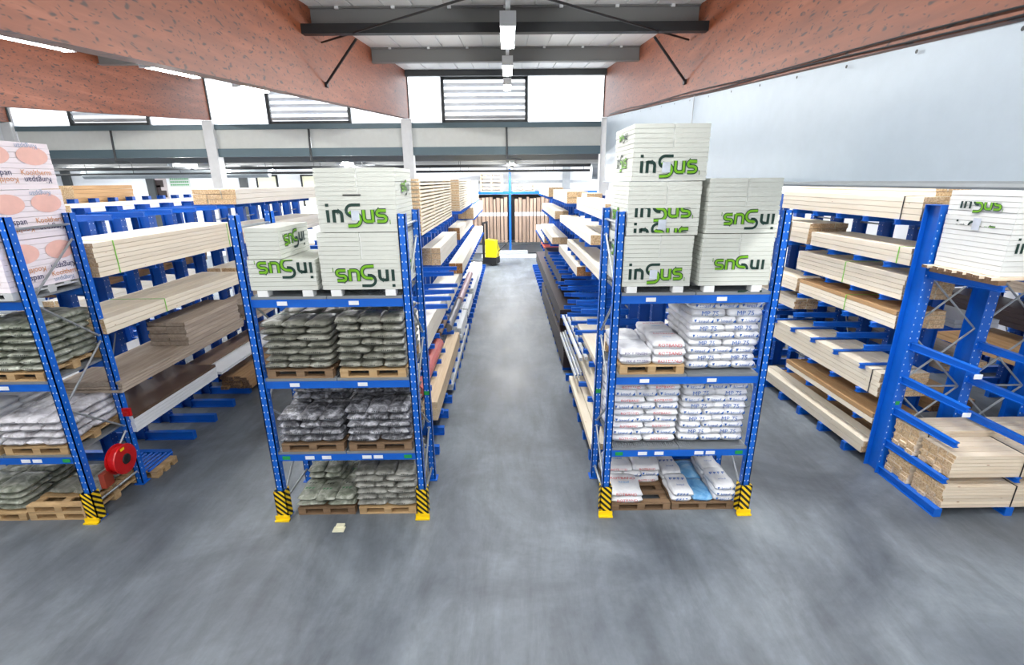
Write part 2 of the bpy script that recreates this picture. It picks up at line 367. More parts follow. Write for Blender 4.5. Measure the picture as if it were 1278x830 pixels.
# annex behind the clerestory
struct(MB().box(-32, 13, 30.9, 31.1, 0, 5.4).build('wall_back', 'wall_white'), 'white rear wall of the low annex')
struct(MB().box(-32, 13, YC+.1, 31, 5.34, 5.44).build('ceiling_annex', 'ceiling_sheet'), 'white ceiling of the low annex')
struct(MB().box(-32.1, -32, YC, 31, 0, 5.4).build('wall_annex_left', 'wall_white'))
struct(MB().box(-24.6, -24.5, -9, YC, 0, 8).build('wall_left', 'wall_white'))
struct(MB().box(12.5, 12.6, -9, 31, 0, 8).build('wall_right', 'wall_white'))
wb_ = sempty('wall_front', (0, -9, 0)); MB().box(-24.5, 12.5, -.1, 0, 0, 8).build('panel', 'wall_white', wb_)
for yy in (19.6, 22.6, 25.6, 28.6):
    struct(MB().box(-31.9, 12.4, yy-.09, yy+.09, 5.12, 5.34).build('annex_beam', 'steel_grey'))
for (yy, zz, r) in ((21.2, 4.98, .06), (21.9, 4.80, .035), (26.5, 4.86, .05)):
    pn = thing('sprinkler_pipe', {21.2: 'thick dark pipe under the annex ceiling, nearest of three', 21.9: 'thin dark pipe just below the thick one in the annex', 26.5: 'dark pipe furthest back under the annex ceiling'}[yy], 'pipe', (0, yy, zz), 'pipes under the annex ceiling')
    MB().bar((-30, 0, 0), (12, 0, 0), r, 10).build('pipe', 'steel_black', pn, smooth=False)
    m = MB()
    for k in range(21): m.bar((-30+2*k, 0, r), (-30+2*k, 0, 5.34-zz), .012, 5)
    m.build('hangers', 'steel_black', pn)
for (x0, x1, yy, zz, r, lb) in ((-19.5, -11, 23.6, 4.82, .2, 'grey round ventilation duct hanging left of the left column'), (3.4, 9, 20.5, 4.72, .3, 'pale wide ventilation duct at the right end of the annex')):
    tag(MB().bar((x0, yy, zz), (x1, yy, zz), r, 20).bar((x0+.5, yy, zz+r), (x0+.5, yy, 5.34), .02, 5).bar((x1-.5, yy, zz+r), (x1-.5, yy, 5.34), .02, 5).build('ventilation_duct', 'galvanised'), lb, 'duct')
for k, xx in enumerate((-26.6, -21.6, -16.0, -10.5, 3.6)):
    struct(MB().box(xx-.22, xx+.22, 30.7, 30.9, 0, 5.3).build('trim_%d' % (k+1), 'steel_dark' if xx < 0 else 'galvanised'))
struct(MB().box(-6, 12, 30.84, 30.9, 4.25, 4.4).build('trim_6', 'galvanised'))
for xx, lb in ((-14.6, 'bright yellowish annex window left of the centre column'), (-11.9, 'bright yellowish annex window behind the left insulation boxes')):
    wv = sempty('window_5' if xx < -14 else 'window_6', (xx, 30.9, 3.9), lb)
    MB().box(-.55, .55, -.05, 0, -.8, .85).build('pane', 'paper', wv); MB().box(-.65, -.55, -.08, 0, -.9, .95).box(.55, .65, -.08, 0, -.9, .95).box(-.65, .65, -.08, 0, .85, .95).build('frame', 'steel_black', wv)
pz = thing('wall_poster', 'grey and dark red poster on the far annex wall', 'poster', (-21.2, 30.88, 4.2))
MB().box(-.5, .5, -.02, 0, -.75, .6).build('sheet', 'poster_paper', pz)
m = MB()
for (a, b, c, d) in ((-.35, .1, -.5, .1), (-.2, .3, .0, .4), (-.45, -.1, -.7, -.4), (.1, .4, -.6, -.2)): m.box(a, b, -.025, -.02, c, d)
m.build('print', 'sheet_dark', pz)
pz = thing('wall_sign', 'pale green sign with rows of lettering beside the poster', 'sign', (-19.9, 30.88, 4.5))
MB().box(-.62, .62, -.02, 0, -.3, .3).build('sheet', 'spandrel', pz)
m = MB()
for r_ in range(3):
    for k in range(9): m.box(-.55+k*.125, -.47+k*.125, -.025, -.02, .12-r_*.17, .2-r_*.17)
m.build('print', 'label_green', pz)

# ------------------------------------------------------------------ lamps
def lamp_z(y): return 5.8 + .07*y
def lamp(x, y, z, slope, label, grp, watts):
    t = thing('ceiling_lamp', label, 'lamp', (x, y, z), grp); a = math.atan(slope); t.rotation_euler = (a, 0, 0)
    MB().box(-.1, .1, -.8, .8, .0, .07).build('housing', 'white_paint', t)
    MB().bar((-.05, -.76, -.045), (-.05, .76, -.045), .035, 10).bar((.05, -.76, -.045), (.05, .76, -.045), .035, 10).build('tube', 'tube_light' if slope else 'tube_annex', t)
    MB().box(-.1, .1, -.8, -.76, -.085, .0).box(-.1, .1, .76, .8, -.085, 0).build('end_cap', 'white_paint', t)
    MB().bar((0, -.5, .07), (0, -.5, .088), .008, 5).bar((0, .5, .07), (0, .5, .088), .008, 5).build('suspension', 'steel_dark', t)
    for sg in (-1, 1):          # added pair of area lights, tilted outward to brighten upright faces
        ld = bpy.data.lights.new('lamp_light', 'AREA'); ld.shape = 'RECTANGLE'; ld.size = .12; ld.size_y = 1.55; ld.energy = watts/2; ld.color = (1, .99, .97); ld.spread = PI
        lo = bpy.data.objects.new('lamp_light', ld); COL.objects.link(lo); lo.parent = t; lo.location = (sg*.11, 0, -.1); lo.rotation_euler = (0, -sg*math.radians(52), 0)
ordn = ['nearest', 'second', 'third', 'fourth', 'fifth', 'sixth', 'seventh', 'eighth']
k = 0
for y in (-6.5, -3.0, .5, 4.0, 7.5, 10.7, 13.9):
    for xx, nm in ((.03, 'centre'), (-6.6, 'left'), (4.7, 'right'), (-13.2, 'outermost left')):
        if xx == -13.2 and y < 3: continue
        lamp(xx, y, lamp_z(y)+(.0 if abs(xx) > 1 else 0), .07, 'fluorescent ceiling lamp in the %s row, %s along it' % (nm, ordn[int((y+6.5)/3.3)]), 'fluorescent ceiling lamps', LAMP_W)
for xx, nm in ((.03, 'centre'), (-6.6, 'left')):
    tr = MB(); y0, y1 = -8, 16.5
    o = slope_prism(xx-.03, xx+.03, y0, y1, lambda y: lamp_z(y)+.09, lambda y: lamp_z(y)+.14, 'white_paint', 'lamp_trunking'); tag(o, 'long white trunking rail carrying the %s row of lamps' % nm, 'rail')
for y in (20.6, 24.0, 27.5):
    for xx, nm in ((.2, 'centre'), (-6.5, 'left'), (-13, 'outer left'), (6.8, 'right'), (-20, 'leftmost')):
        lamp(xx, y, 5.1 if y != 20.6 else 5.12, 0, 'low annex ceiling lamp, %s row, %s from the front' % (nm, {20.6: 'first', 24.0: 'second', 27.5: 'third'}[y]), 'annex ceiling lamps', ANNEX_W)

# tarpaulin under the right beam
tp = thing('tarpaulin', 'large pale blue-grey tarpaulin hanging under the right roof beam', 'tarpaulin', (3.3, 0, 0))
mb = MB(); NY, NZ = 60, 10; y0, y1 = -2, 17.2
for side in (0, 1):
    for i in range(NY+1):
        y = y0+(y1-y0)*i/NY
        for j in range(NZ+1):
            t = j/NZ; z = 4.33+(beam_z(y)-.01-4.33)*t
            d = .02*math.sin(y*1.9+t*2)*(1-t)+.012*math.sin(y*5.1)*t*(1-t)*2
            mb.v.append((d+(.012 if side else 0), y, z))
n1 = (NY+1)*(NZ+1)
for i in range(NY):
    for j in range(NZ):
        a = i*(NZ+1)+j; mb.f.append((a, a+1, a+NZ+2, a+NZ+1)); mb.mi.append(0); mb.f.append((n1+a, n1+a+NZ+1, n1+a+NZ+2, n1+a+1)); mb.mi.append(0)
mb.build('sheet', 'tarp', tp, smooth=True)
MB().bar((0, -2, 4.325), (0, 17.2, 4.325), .03).build('hem', 'galvanised', tp)
MB().box(-.035, -.02, 9.2, 9.215, 4.35, beam_z(9.2)).build('seam', 'sheet_grey', tp)
for i in range(17):
    y = 2.6+i*.85; MB().disc((-.03, y, beam_z(y)-.06), (-1, 0, 0), .016, .016, 10).build('grommet', 'steel_black', tp)
cb = thing('cable_run', 'black cables clipped along the bottom of the right beam', 'cable', (3.22, 0, 0))
for k in range(2):
    m = MB(); pts = [(.0-.01*k, y*1.0, beam_z(y)+.02+.035*k+.012*math.sin(y*1.3+k*2)) for y in [-2+i*.8 for i in range(24)]]
    for p, q in zip(pts, pts[1:]): m.bar(p, q, .008, 6)
    m.build('cable', 'steel_black', cb)

# ------------------------------------------------------------------ pallet racks
YF, DP, PT = 5.62, .84, 4.04      # front of the racks, frame depth, post height
LEV = (.93, 1.97, 3.02)           # centre height of the shelf beams
BT = .05
def post(parent, x, y, prot, xi):
    px, py, pz = parent.location
    w2, d2 = .045, .05
    po = MB().box(-w2, w2, -d2, -d2+.012, 0, PT).box(-w2, -w2+.012, -d2, d2, 0, PT).box(w2-.012, w2, -d2, d2, 0, PT).box(-w2-.03, w2+.03, -d2-.03, d2+.03, 0, .012).build('post', 'blue_paint', parent, (x-px, y-py, 0))
    m = MB()
    for k in range(40):
        z = .1+k*.1
        if z > PT-.03: break
        for s in (-1, 1): m.box(s*.022-.006, s*.022+.006, -d2-.0015, -d2, z-.009, z+.009)
        for s in (-1, 1): m.box(s*(w2+.0007)-.0007, s*(w2+.0007)+.0007, -.006, .006, z+.04, z+.058)
    m.build('slot_holes', 'hole_light', po)['kind'] = 'stuff'
    if prot:
        pr = MB().box(-w2-.03, w2+.03, -d2-.035, -d2-.02, .012, .44).box(-w2-.03, -w2-.02, -d2-.035, d2, .012, .44).box(w2+.02, w2+.03, -d2-.035, d2, .012, .44).build('post_guard', 'hazard', parent, (x-px, y-py, 0))
        MB().box(-w2-.05, w2+.05, -d2-.055, -d2-.036, .0, .07).box(-w2-.05, w2+.05, -d2-.09, -d2-.036, 0, .02).build('guard_foot', 'yellow_paint', pr)
def pallet_rack(label, x0, x1, number):
    t = thing('pallet_rack', label, 'rack', (x0, YF, 0), 'blue pallet racks with sacks')
    ys = (YF, YF+DP)
    for xx in (x0, x1):
        for i, y in enumerate(ys): post(t, xx, y, i == 0, xx == x1)
        m = MB(); zs = [.25, .95, 1.65, 2.35, 3.05, 3.75]
        for i in range(5):
            a, b = (0, DP) if i % 2 == 0 else (DP, 0)
            m = MB().bar((xx-x0, a, zs[i]), (xx-x0, b, zs[i+1]), .014, 6); m.build('diagonal_brace', 'galvanised', t)
        for z in (.22, 3.9): MB().bar((xx-x0, 0, z), (xx-x0, DP, z), .016, 6).build('cross_brace', 'galvanised', t)
    W = x1-x0
    for li, z in enumerate(LEV):
        for y in (0, DP):
            b = MB().box(.05, W-.05, y-.025, y+.025, z-.055, z+.045).box(.05, W-.05, y-.03, y+.03, z+.01, z+.03).box(.045, .052, y-.045, y+.045, z-.11, z+.09).box(W-.052, W-.045, y-.045, y+.045, z-.11, z+.09).build('shelf_beam', 'blue_paint', t)
            if y == 0:
                for k, xx in enumerate((.35, 1.2) if li != 0 else (.4, .62, 1.15, 1.3)):
                    MB().box(xx, xx+.12, y-.033, y-.031, z-.03, z+.02).build('label_plate', 'label_white', b)
                if li == 0:
                    for xx in (.1, W-.2): MB().box(xx, xx+.1, y-.033, y-.031, z-.03, z+.02).build('number_plate', 'label_green', b)
        for k in range(2):
            a, b = .04+k*(W-.08)/2, .04+(k+1)*(W-.08)/2-.01
            m = MB().box(a, b, -.03, -.024, z+.045, z+.08).box(a, b, DP+.024, DP+.03, z+.045, z+.08)
            n = 34
            for j in range(n): xx = a+(b-a)*(j+.5)/n; m.box(xx-.009, xx+.009, -.024, DP+.024, z+.05, z+.08)
            for j in range(7): yy = j*DP/6; m.box(a, b, yy-.006, yy+.006, z+.055, z+.079)
            m.build('deck_grating', 'grating', t)
    return t
DECK = tuple(z+.08 for z in LEV)
XA, XB, XC = (-7.57, -5.68), (-3.1, -1.2), (1.29, 3.18)
ra = pallet_rack('blue pallet rack furthest left, holding sacks under pink-wrapped boards', XA[0], XA[1], 1)
rb = pallet_rack('blue pallet rack left of the aisle, holding grey soil sacks', XB[0], XB[1], 2)
rc = pallet_rack('blue pallet rack right of the aisle, holding white plaster sacks', XC[0], XC[1], 3)
for t, xx in ((rb, 1.9), (rc, 0)):
    MB().box(xx-.035, xx+.035, DP-.055, DP-.052, 1.43, 1.49).build('sign_plate', 'label_green', t)

# ------------------------------------------------------------------ pallets
def pallet(label, x0, x1, y0, y1, z0, mat='pallet_wood', grp='wooden pallets', h=.115, th=.02):
    t = thing('wooden_pallet', label, 'pallet', (x0, y0, z0), grp)
    W, D = x1-x0, y1-y0
    for k in range(5):
        yy = (D-.1)*k/4; bx('deck_board', t, x0, x1, y0+yy, y0+yy+.1, z0+h-th, z0+h, mat)
    for i in range(3):
        xx = x0+(W-.1)*i/2
        yb_ = y0+(D-.1)*i/2; bx('bottom_board', t, x0, x1, yb_, yb_+.1, z0, z0+th, mat)
        for j in range(3):
            yy = y0+(D-.12)*j/2; bx('block', t, xx, xx+.1, yy, yy+.12, z0+th, z0+h-2*th, mat)
        bx('stringer', t, xx, xx+.1, y0, y1, z0+h-2*th, z0+h-th, mat)
    return z0+h

# ------------------------------------------------------------------ sacks
SK = {}
def sack_mesh(w_, d_, h_, mat, var, p=3.0, flat=.25):
    k = (round(w_, 3), round(d_, 3), round(h_, 3), mat, var, p)
    if k in SK: return SK[k]
    rnd = random.Random(hash((round(w_*100), round(d_*100), var)) & 0xffff)
    NU, NV = 10, 8; mb = MB()
    ph = [rnd.uniform(0, 6.28) for _ in range(6)]
    q_ = .42 if p < 4.5 else .33
    def prof(u, v):
        return max(0, (1-abs(u)**p))**q_*max(0, (1-abs(v)**p))**q_
    for side in (1, -1):
        for i in range(NU+1):
            u = math.sin((-1+2*i/NU)*PI/2*.97)/math.sin(PI/2*.97)
            for j in range(NV+1):
                v = math.sin((-1+2*j/NV)*PI/2*.97)/math.sin(PI/2*.97)
                t = prof(u, v)
                wob = 1+.10*math.sin(3*u+ph[0])*math.cos(2.3*v+ph[1])+.06*math.sin(7*u*v+ph[2])
                sh = 1-.05*abs(v)**2*abs(u)
                z = h_/2+(side*h_/2*t*(wob if side > 0 else .96)) + (.0 if t > .05 else 0)
                mb.v.append((u*w_/2*sh+.01*math.sin(4*v+ph[3])*abs(u), v*d_/2*(1-.06*abs(u)**4)+.008*math.sin(3*u+ph[4])*abs(v), z))
    n1 = (NU+1)*(NV+1)
    for i in range(NU):
        for j in range(NV):
            a = i*(NV+1)+j; q = (a, a+NV+1, a+NV+2, a+1)
            mb.f.append(q); mb.mi.append(0); mb.f.append(tuple(n1+x for x in reversed(q))); mb.mi.append(0)
    SK[k] = mb.mesh('sack', mat, True); return SK[k]
ORD = ['lowest', 'second', 'third', 'fourth', 'fifth', 'sixth', 'seventh', 'eighth', 'ninth', 'tenth']
def side_words(i, n): return {1: ['middle'], 2: ['left', 'right'], 3: ['left', 'middle', 'right'], 4: ['far left', 'centre left', 'centre right', 'far right']}[n][i]
def sacks(kind, where, x0, x1, y0, z0, layers, h, mat, rows=2, depth=.5, p=3.6, prints=None, grp='', jit=.012, squash=1.0, top_print=None, full=False):
    """layers: list of sack counts across for each layer (bottom first), or (n, rows) pairs"""
    z = z0; hid = MB()
    for li, spec in enumerate(layers):
        n, rws = spec if isinstance(spec, tuple) else (spec, rows)
        W = (x1-x0)/n
        for r_ in range(rws):
            for i in range(n):
                cx = x0+W*(i+.5)+random.uniform(-jit, jit); cy = y0+depth*(r_+.5)+random.uniform(-jit, jit)
                me = sack_mesh(W*1.02, depth*1.02, h*1.06, mat, (li+i+r_) % 4, p)
                if r_ > 0 and li < len(layers)-1 and not full:      # wholly hidden behind the front row
                    b = len(hid.v); hid.v += [(v.co.x+cx, v.co.y+cy, v.co.z+z) for v in me.vertices]
                    for pl_ in me.polygons: hid.f.append(tuple(b+i_ for i_ in pl_.vertices)); hid.mi.append(0)
                    continue
                o = put('sack', me, None, (cx, cy, z), (0, 0, random.uniform(-.03, .03)))
                o.rotation_euler.y = random.uniform(-.02, .02)
                tag(o, '%s, %s layer, %s %s, %s' % (kind, ORD[li], 'front' if r_ == 0 else ('rear' if r_ == rws-1 else 'inner'), side_words(i, n), where), 'sack', grp)
                if prints and r_ == 0:
                    s, size, ink = prints[n]
                    put('print', text_mesh(s, size, ink), o, (.0, -depth*.51-.004, h*.58), FRONT)
                    if s == 'knauf':
                        m_ = mark_mesh('ink_blue'); put('print_mark', m_, o, (0, -depth*.51-.004, h*.58)); 
                if top_print and li == len(layers)-1:
                    for (s, size, ink, dy) in top_print:
                        put('print', text_mesh(s, size, ink), o, (0, dy*depth, h*1.06+.016))
        z += h
    if hid.f:
        o = hid.build('rear_sacks', mat, smooth=True); o['kind'] = 'stuff'
        tag(o, 'hidden rear sacks of the '+where, 'sacks', grp)
    return z
MARK = {}
def mark_mesh(ink):
    if ink not in MARK:
        m = MB(); m.v = [(.085, 0, -.02), (.12, 0, -.02), (.12, 0, .025)]; m.f = [(0, 1, 2)]; m.mi = [0]
        m.v += [(-.12, 0, .025), (-.085, 0, .025), (-.105, 0, -.015)]; m.f.append((3, 5, 4)); m.mi.append(0)
        MARK[ink] = m.mesh('mark', ink)
    return MARK[ink]
def dark_print(n): return {3: ('\u2022 \u2022 \u2022', .05, 'ink_black'), 2: ('\u2022 \u2022 \u2022', .05, 'ink_black')}

# ---- rack left of the aisle (soil)
y0 = YF-.02
BL, BR = (XB[0]+.09, XB[0]+.90), (XB[0]+.99, XB[1]-.09)
zt = pallet('dark pallet under the left olive sacks, top sack shelf, left rack', BL[0], BL[1], y0, y0+.95, DECK[1], 'pallet_dark')
sacks('olive soil sack', 'top left pallet of the left rack', BL[0]-.01, BL[1]+.01, y0, zt, [3, 3, 2, 3, 2, 3, 3], .088, 'sack_olive', prints={2: ('#7', .03, 'ink_black'), 3: ('#6', .026, 'ink_black')}, grp='olive soil sacks', depth=.48, top_print=[('#4', .045, 'ink_green', .15), ('#3', .045, 'ink_black', -.1)])
zt = pallet('light pallet under the right olive sacks, top sack shelf, left rack', BR[0], BR[1], y0, y0+.95, DECK[1], 'pallet_wood')
sacks('olive soil sack', 'top right pallet of the left rack', BR[0]-.01, BR[1]+.01, y0, zt, [3, 3, 2, 3, 2, 3, 3], .094, 'sack_olive', prints={2: ('#7', .03, 'ink_black'), 3: ('#6', .026, 'ink_black')}, grp='olive soil sacks', depth=.48, top_print=[('#4', .045, 'ink_black', .15), ('#3', .045, 'ink_green', -.1)])
zt = pallet('dark pallet under the left speckled sacks, middle shelf, left rack', BL[0]+.02, BL[1]+.02, y0, y0+.95, DECK[0], 'pallet_dark')
zz = sacks('speckled black bark sack', 'middle left pallet of the left rack', BL[0], BL[1]+.02, y0, zt, [3, 2, 3, 3], .10, 'sack_black', prints={2: ('#6', .034, 'ink_black'), 3: ('#4', .034, 'ink_black')}, grp='speckled bark sacks', depth=.48, top_print=[('#4', .05, 'ink_black', .1), ('#3', .05, 'ink_black', -.12)])
sacks('speckled black bark sack', 'rear pile, middle left pallet, left rack', BL[0]+.04, BL[1]+.0, y0+.44, zz, [(3, 1), (2, 1), (3, 1)], .10, 'sack_black', grp='speckled bark sacks', depth=.5)
zt = pallet('dark pallet under the right speckled sacks, middle shelf, left rack', BR[0]+.0, BR[1], y0, y0+.95, DECK[0], 'pallet_dark')
zz = sacks('speckled black bark sack', 'middle right pallet of the left rack', BR[0], BR[1]+.0, y0, zt, [2, 3, 2, 3, 3], .10, 'sack_black', prints={2: ('#6', .034, 'ink_black'), 3: ('#4', .034, 'ink_black')}, grp='speckled bark sacks', depth=.48, top_print=[('#4', .05, 'ink_black', .1), ('#3', .05, 'ink_black', -.12)])
sacks('speckled black bark sack', 'rear pile, middle right pallet, left rack', BR[0], BR[1], y0+.42, zz, [(2, 1), (3, 1)], .10, 'sack_black', grp='speckled bark sacks', depth=.5)
y1_ = y0+.03
zt = pallet('dark floor pallet under the green-printed sacks, left rack', BL[0]+.08, BL[1]+.05, y1_, y1_+.95, 0.0, 'pallet_dark')
zz = sacks('grey-green soil sack', 'floor left pallet of the left rack', BL[0]+.08, BL[1]+.06, y1_, zt, [2, 3], .085, 'sack_green', grp='green printed sacks', depth=.48, top_print=[('#3', .055, 'ink_green', -.15), ('#3', .045, 'ink_black', .1)])
sacks('grey-green soil sack', 'rear pile, floor left pallet, left rack', BL[0]+.1, BL[1]-.25, y1_+.4, zz, [(2, 1), (2, 1)], .09, 'sack_green', grp='green printed sacks', depth=.55, top_print=[('#3', .055, 'ink_green', -.15)])
zt = pallet('light floor pallet under the grey sacks, left rack', BR[0]+.02, BR[1]-.02, y1_, y1_+.95, 0.0, 'pallet_wood')
sacks('plain grey soil sack', 'floor right pallet of the left rack', BR[0]+.0, BR[1]-.0, y1_, zt, [2, 3, 2, 3, 2, 3], .092, 'sack_grey', prints={2: ('#5', .03, 'ink_black'), 3: ('#4', .03, 'ink_black')}, grp='plain grey soil sacks', depth=.48)
o = tag(MB().box(-.07, .08, -.05, .05, 0, .01).box(-.05, .06, .03, .09, .008, .03).build('paper_scrap', 'paper', None, (-2.28, 5.32, 0)), 'crumpled pale paper scrap on the floor before the left rack', 'paper')

# ---- rack furthest left
AR = (XA[1]-.92, XA[1]-.1); AL = (XA[0]+.1, XA[0]+.9)
zt = pallet('pallet under the dark-printed sacks, top shelf, leftmost rack', AR[0], AR[1], y0, y0+.95, DECK[1], 'pallet_wood')
sacks('grey-green soil sack', 'top right pallet of the leftmost rack', AR[0]-.02, AR[1], y0, zt, [3, 3, 2, 3, 2, 3, 3], .088, 'sack_green', prints={2: ('#7', .03, 'ink_black'), 3: ('#4', .03, 'ink_black')}, grp='sacks of the leftmost rack', full=True, depth=.48)
zt = pallet('pallet under the left sacks, top shelf, leftmost rack', AL[0], AL[1], y0, y0+.95, DECK[1], 'pallet_wood')
sacks('grey-green soil sack', 'top left pallet of the leftmost rack', AL[0], AL[1], y0, zt, [3, 2, 3, 2, 3, 3], .088, 'sack_green', grp='sacks of the leftmost rack', depth=.48)
zt = pallet('light pallet under the silvery sacks, middle shelf, leftmost rack', AR[0], AR[1], y0, y0+.95, DECK[0], 'pallet_wood')
sacks('silvery plastic sack', 'middle right pallet of the leftmost rack', AR[0], AR[1], y0, zt, [3, 2, 3, 3], .10, 'sack_silver', grp='silvery sacks', full=True, depth=.48)
zt = pallet('pallet under the white sacks, middle shelf, leftmost rack', AL[0], AL[1], y0, y0+.95, DECK[0], 'pallet_wood')
sacks('white paper sack', 'middle left pallet of the leftmost rack', AL[0], AL[1], y0, zt, [3, 2, 3, 2, 3, 2], .09, 'sack_paper', prints={2: ('MP 75', .06, 'ink_blue'), 3: ('knauf', .05, 'ink_blue')}, grp='silvery sacks', depth=.48, p=9.0)
zt = 0
for k in range(2): zt = pallet('light empty floor pallet, leftmost rack, %s of two' % ('lower', 'upper')[k], AR[0]+.02, AR[1]+.04, y1_-.04, y1_+.9, zt, 'pallet_wood')
sacks('flat beige sack', 'floor right pallets of the leftmost rack', AR[0]+.1, AR[1]-.0, y1_+.2, zt, [2], .07, 'sack_olive', grp='sacks of the leftmost rack', depth=.35)
zt = pallet('floor pallet under green-striped sacks, leftmost rack', AL[0]+.05, AL[1]+.05, y1_-.04, y1_+.9, 0, 'pallet_wood')
sacks('white and green sack', 'floor left pallet of the leftmost rack', AL[0]+.05, AL[1]+.05, y1_, zt, [2, 2, 2, 2], .09, 'sack_green', grp='sacks of the leftmost rack', depth=.48)
# fire hose reel on the side of the leftmost rack
hr = thing('fire_hose_reel', 'red fire hose reel on the side of the leftmost rack', 'hose reel', (-5.56, 6.0, .69))
m = MB(); seg = 32
def ring(m, x, r): 
    b = len(m.v)
    for k in range(seg): t = 2*PI*k/seg; m.v.append((x, math.cos(t)*r, math.sin(t)*r))
    return b
def lathe(prof_, mat, name, parent):
    m = MB(); bs = [ring(m, x, r) for x, r in prof_]
    for a, b in zip(bs, bs[1:]):
        for k in range(seg): m.f.append((a+k, a+(k+1) % seg, b+(k+1) % seg, b+k)); m.mi.append(0)
    return m.build(name, mat, parent, smooth=False)
lathe([(0, .001), (.0, .24), (.02, .245), (.02, .2)], 'red_paint', 'reel_disc', hr)
lathe([(.02, .2), (.13, .2)], 'red_paint', 'hose', hr)
lathe([(.13, .2), (.13, .245), (.15, .24), (.155, .10), (.16, .001)], 'red_paint', 'reel_disc', hr)
lathe([(.158, .085), (.175, .075), (.18, .001)], 'rubber_black', 'hub', hr)
MB().box(.161, .166, -.08, .0, .17, .21).build('sticker', 'yellow_paint', hr)
MB().box(-.06, .02, -.33, -.16, -.32, -.08).build('valve_box', 'orange_box', hr)
hr.rotation_euler = (0, 0, .05); hr.scale = (.9, .88, .88)
tag(MB().box(-.05, .06, -.02, .02, -.06, .06).box(-.03, .04, -.04, -.02, -.03, .03).build('alarm_box', 'red_paint', None, (-5.58, 6.4, 1.22)), 'small red box above the hose reel on the rack post', 'box')

# ---- rack right of the aisle (plaster)
CL_, CR_ = (XC[0]+.09, XC[0]+.90), (XC[0]+.99, XC[1]-.09)
KN = ('knauf', .06, 'ink_blue')
zt = pallet('wooden pallet under the small plaster pile, top sack shelf, right rack', CL_[0], CL_[1], y0, y0+.95, DECK[1], 'pallet_wood', h=.12)
xm = (CL_[0]+CL_[1])/2
sacks('white paper sack', 'left half of the small plaster pile', CL_[0], xm, y0, zt, [1, 1], .1, 'sack_paper', prints={1: ('FIX & FINISH', .05, 'ink_purple')}, grp='white plaster sacks', depth=.48, p=9.0)
sacks('white red-printed sack', 'right half of the small plaster pile', xm, CL_[1], y0, zt, [1, 1, 1], .1, 'sack_paper', prints={1: ('ROTBAND', .062, 'ink_red')}, grp='white plaster sacks', depth=.48, p=9.0, top_print=[('ROTBAND', .06, 'ink_red', .1), ('knauf', .05, 'ink_cyan', -.15)])
sacks('white blue-printed sack', 'top right pile of the right rack', CR_[0]-.02, CR_[1]+.04, y0+.1, DECK[1]+.02, [3, 2, 3, 2, 3, 2, 3, 2, 3], .097, 'sack_paper', prints={3: KN, 2: ('MP 75', .085, 'ink_blue')}, grp='white plaster sacks', full=True, depth=.47, p=9.0, jit=.006)
sacks('white red-and-blue-printed sack', 'middle left pile of the right rack', CL_[0]-.02, CL_[1]+.02, y0+.1, DECK[0]+.02, [2, 3, 2, 3, 2, 3, 2, 3, 2], .093, 'sack_paper', prints={3: KN, 2: ('ROTBAND', .05, 'ink_red')}, grp='white plaster sacks', depth=.47, p=9.0, jit=.006)
sacks('white blue-printed sack', 'middle right pile of the right rack', CR_[0]-.02, CR_[1]+.02, y0+.1, DECK[0]+.02, [3, 2, 3, 2, 3, 2, 3, 2, 3], .093, 'sack_paper', prints={3: KN, 2: ('MP 75', .085, 'ink_blue')}, grp='white plaster sacks', depth=.47, p=9.0, jit=.006)
zt = pallet('dark floor pallet under the red-printed sacks, right rack', CL_[0]+.02, CL_[1]+.02, y1_, y1_+.95, 0, 'pallet_dark')
TR = [('ROTBAND', .075, 'ink_red', .14), ('knauf', .07, 'ink_cyan', -.05)]
zz = sacks('white red-printed sack', 'floor left pallet front, right rack', CL_[0], xm+.05, y1_, zt, [1, 1], .09, 'sack_paper', rows=1, prints={1: ('ROTBAND', .06, 'ink_red')}, grp='white plaster sacks', depth=.46, p=9.0, top_print=TR)
sacks('white red-printed sack', 'floor left pallet rear, right rack', CL_[0], CL_[1], y1_+.46, zt, [(2, 1), (3, 1), (2, 1)], .095, 'sack_paper', prints={2: ('ROTBAND', .05, 'ink_red'), 3: KN}, grp='white plaster sacks', depth=.46, p=9.0, top_print=TR)
zt = pallet('dark floor pallet under the blue-printed sacks, right rack', CR_[0]-.05, CR_[1], y1_, y1_+.95, 0, 'pallet_dark')
w3 = (CR_[1]-CR_[0]+.04)/3
for i, (nn, mt, pr_) in enumerate(((2, 'sack_paper', ('#4', .05, 'ink_blue')), (1, 'sack_blue', None), (3, 'sack_paper', KN))):
    a = CR_[0]-.04+w3*i
    sacks('white blue-printed sack' if mt != 'sack_blue' else 'light blue sack', ['left', 'middle', 'right'][i]+' of floor right pallet, right rack', a, a+w3, y1_, zt, [1]*nn, .085, mt, prints={1: pr_} if pr_ else None, grp='white plaster sacks', depth=.47, p=9.0, top_print=[('#4', .07, 'ink_blue', .1), ('knauf', .05, 'ink_blue', -.2)] if pr_ else None)

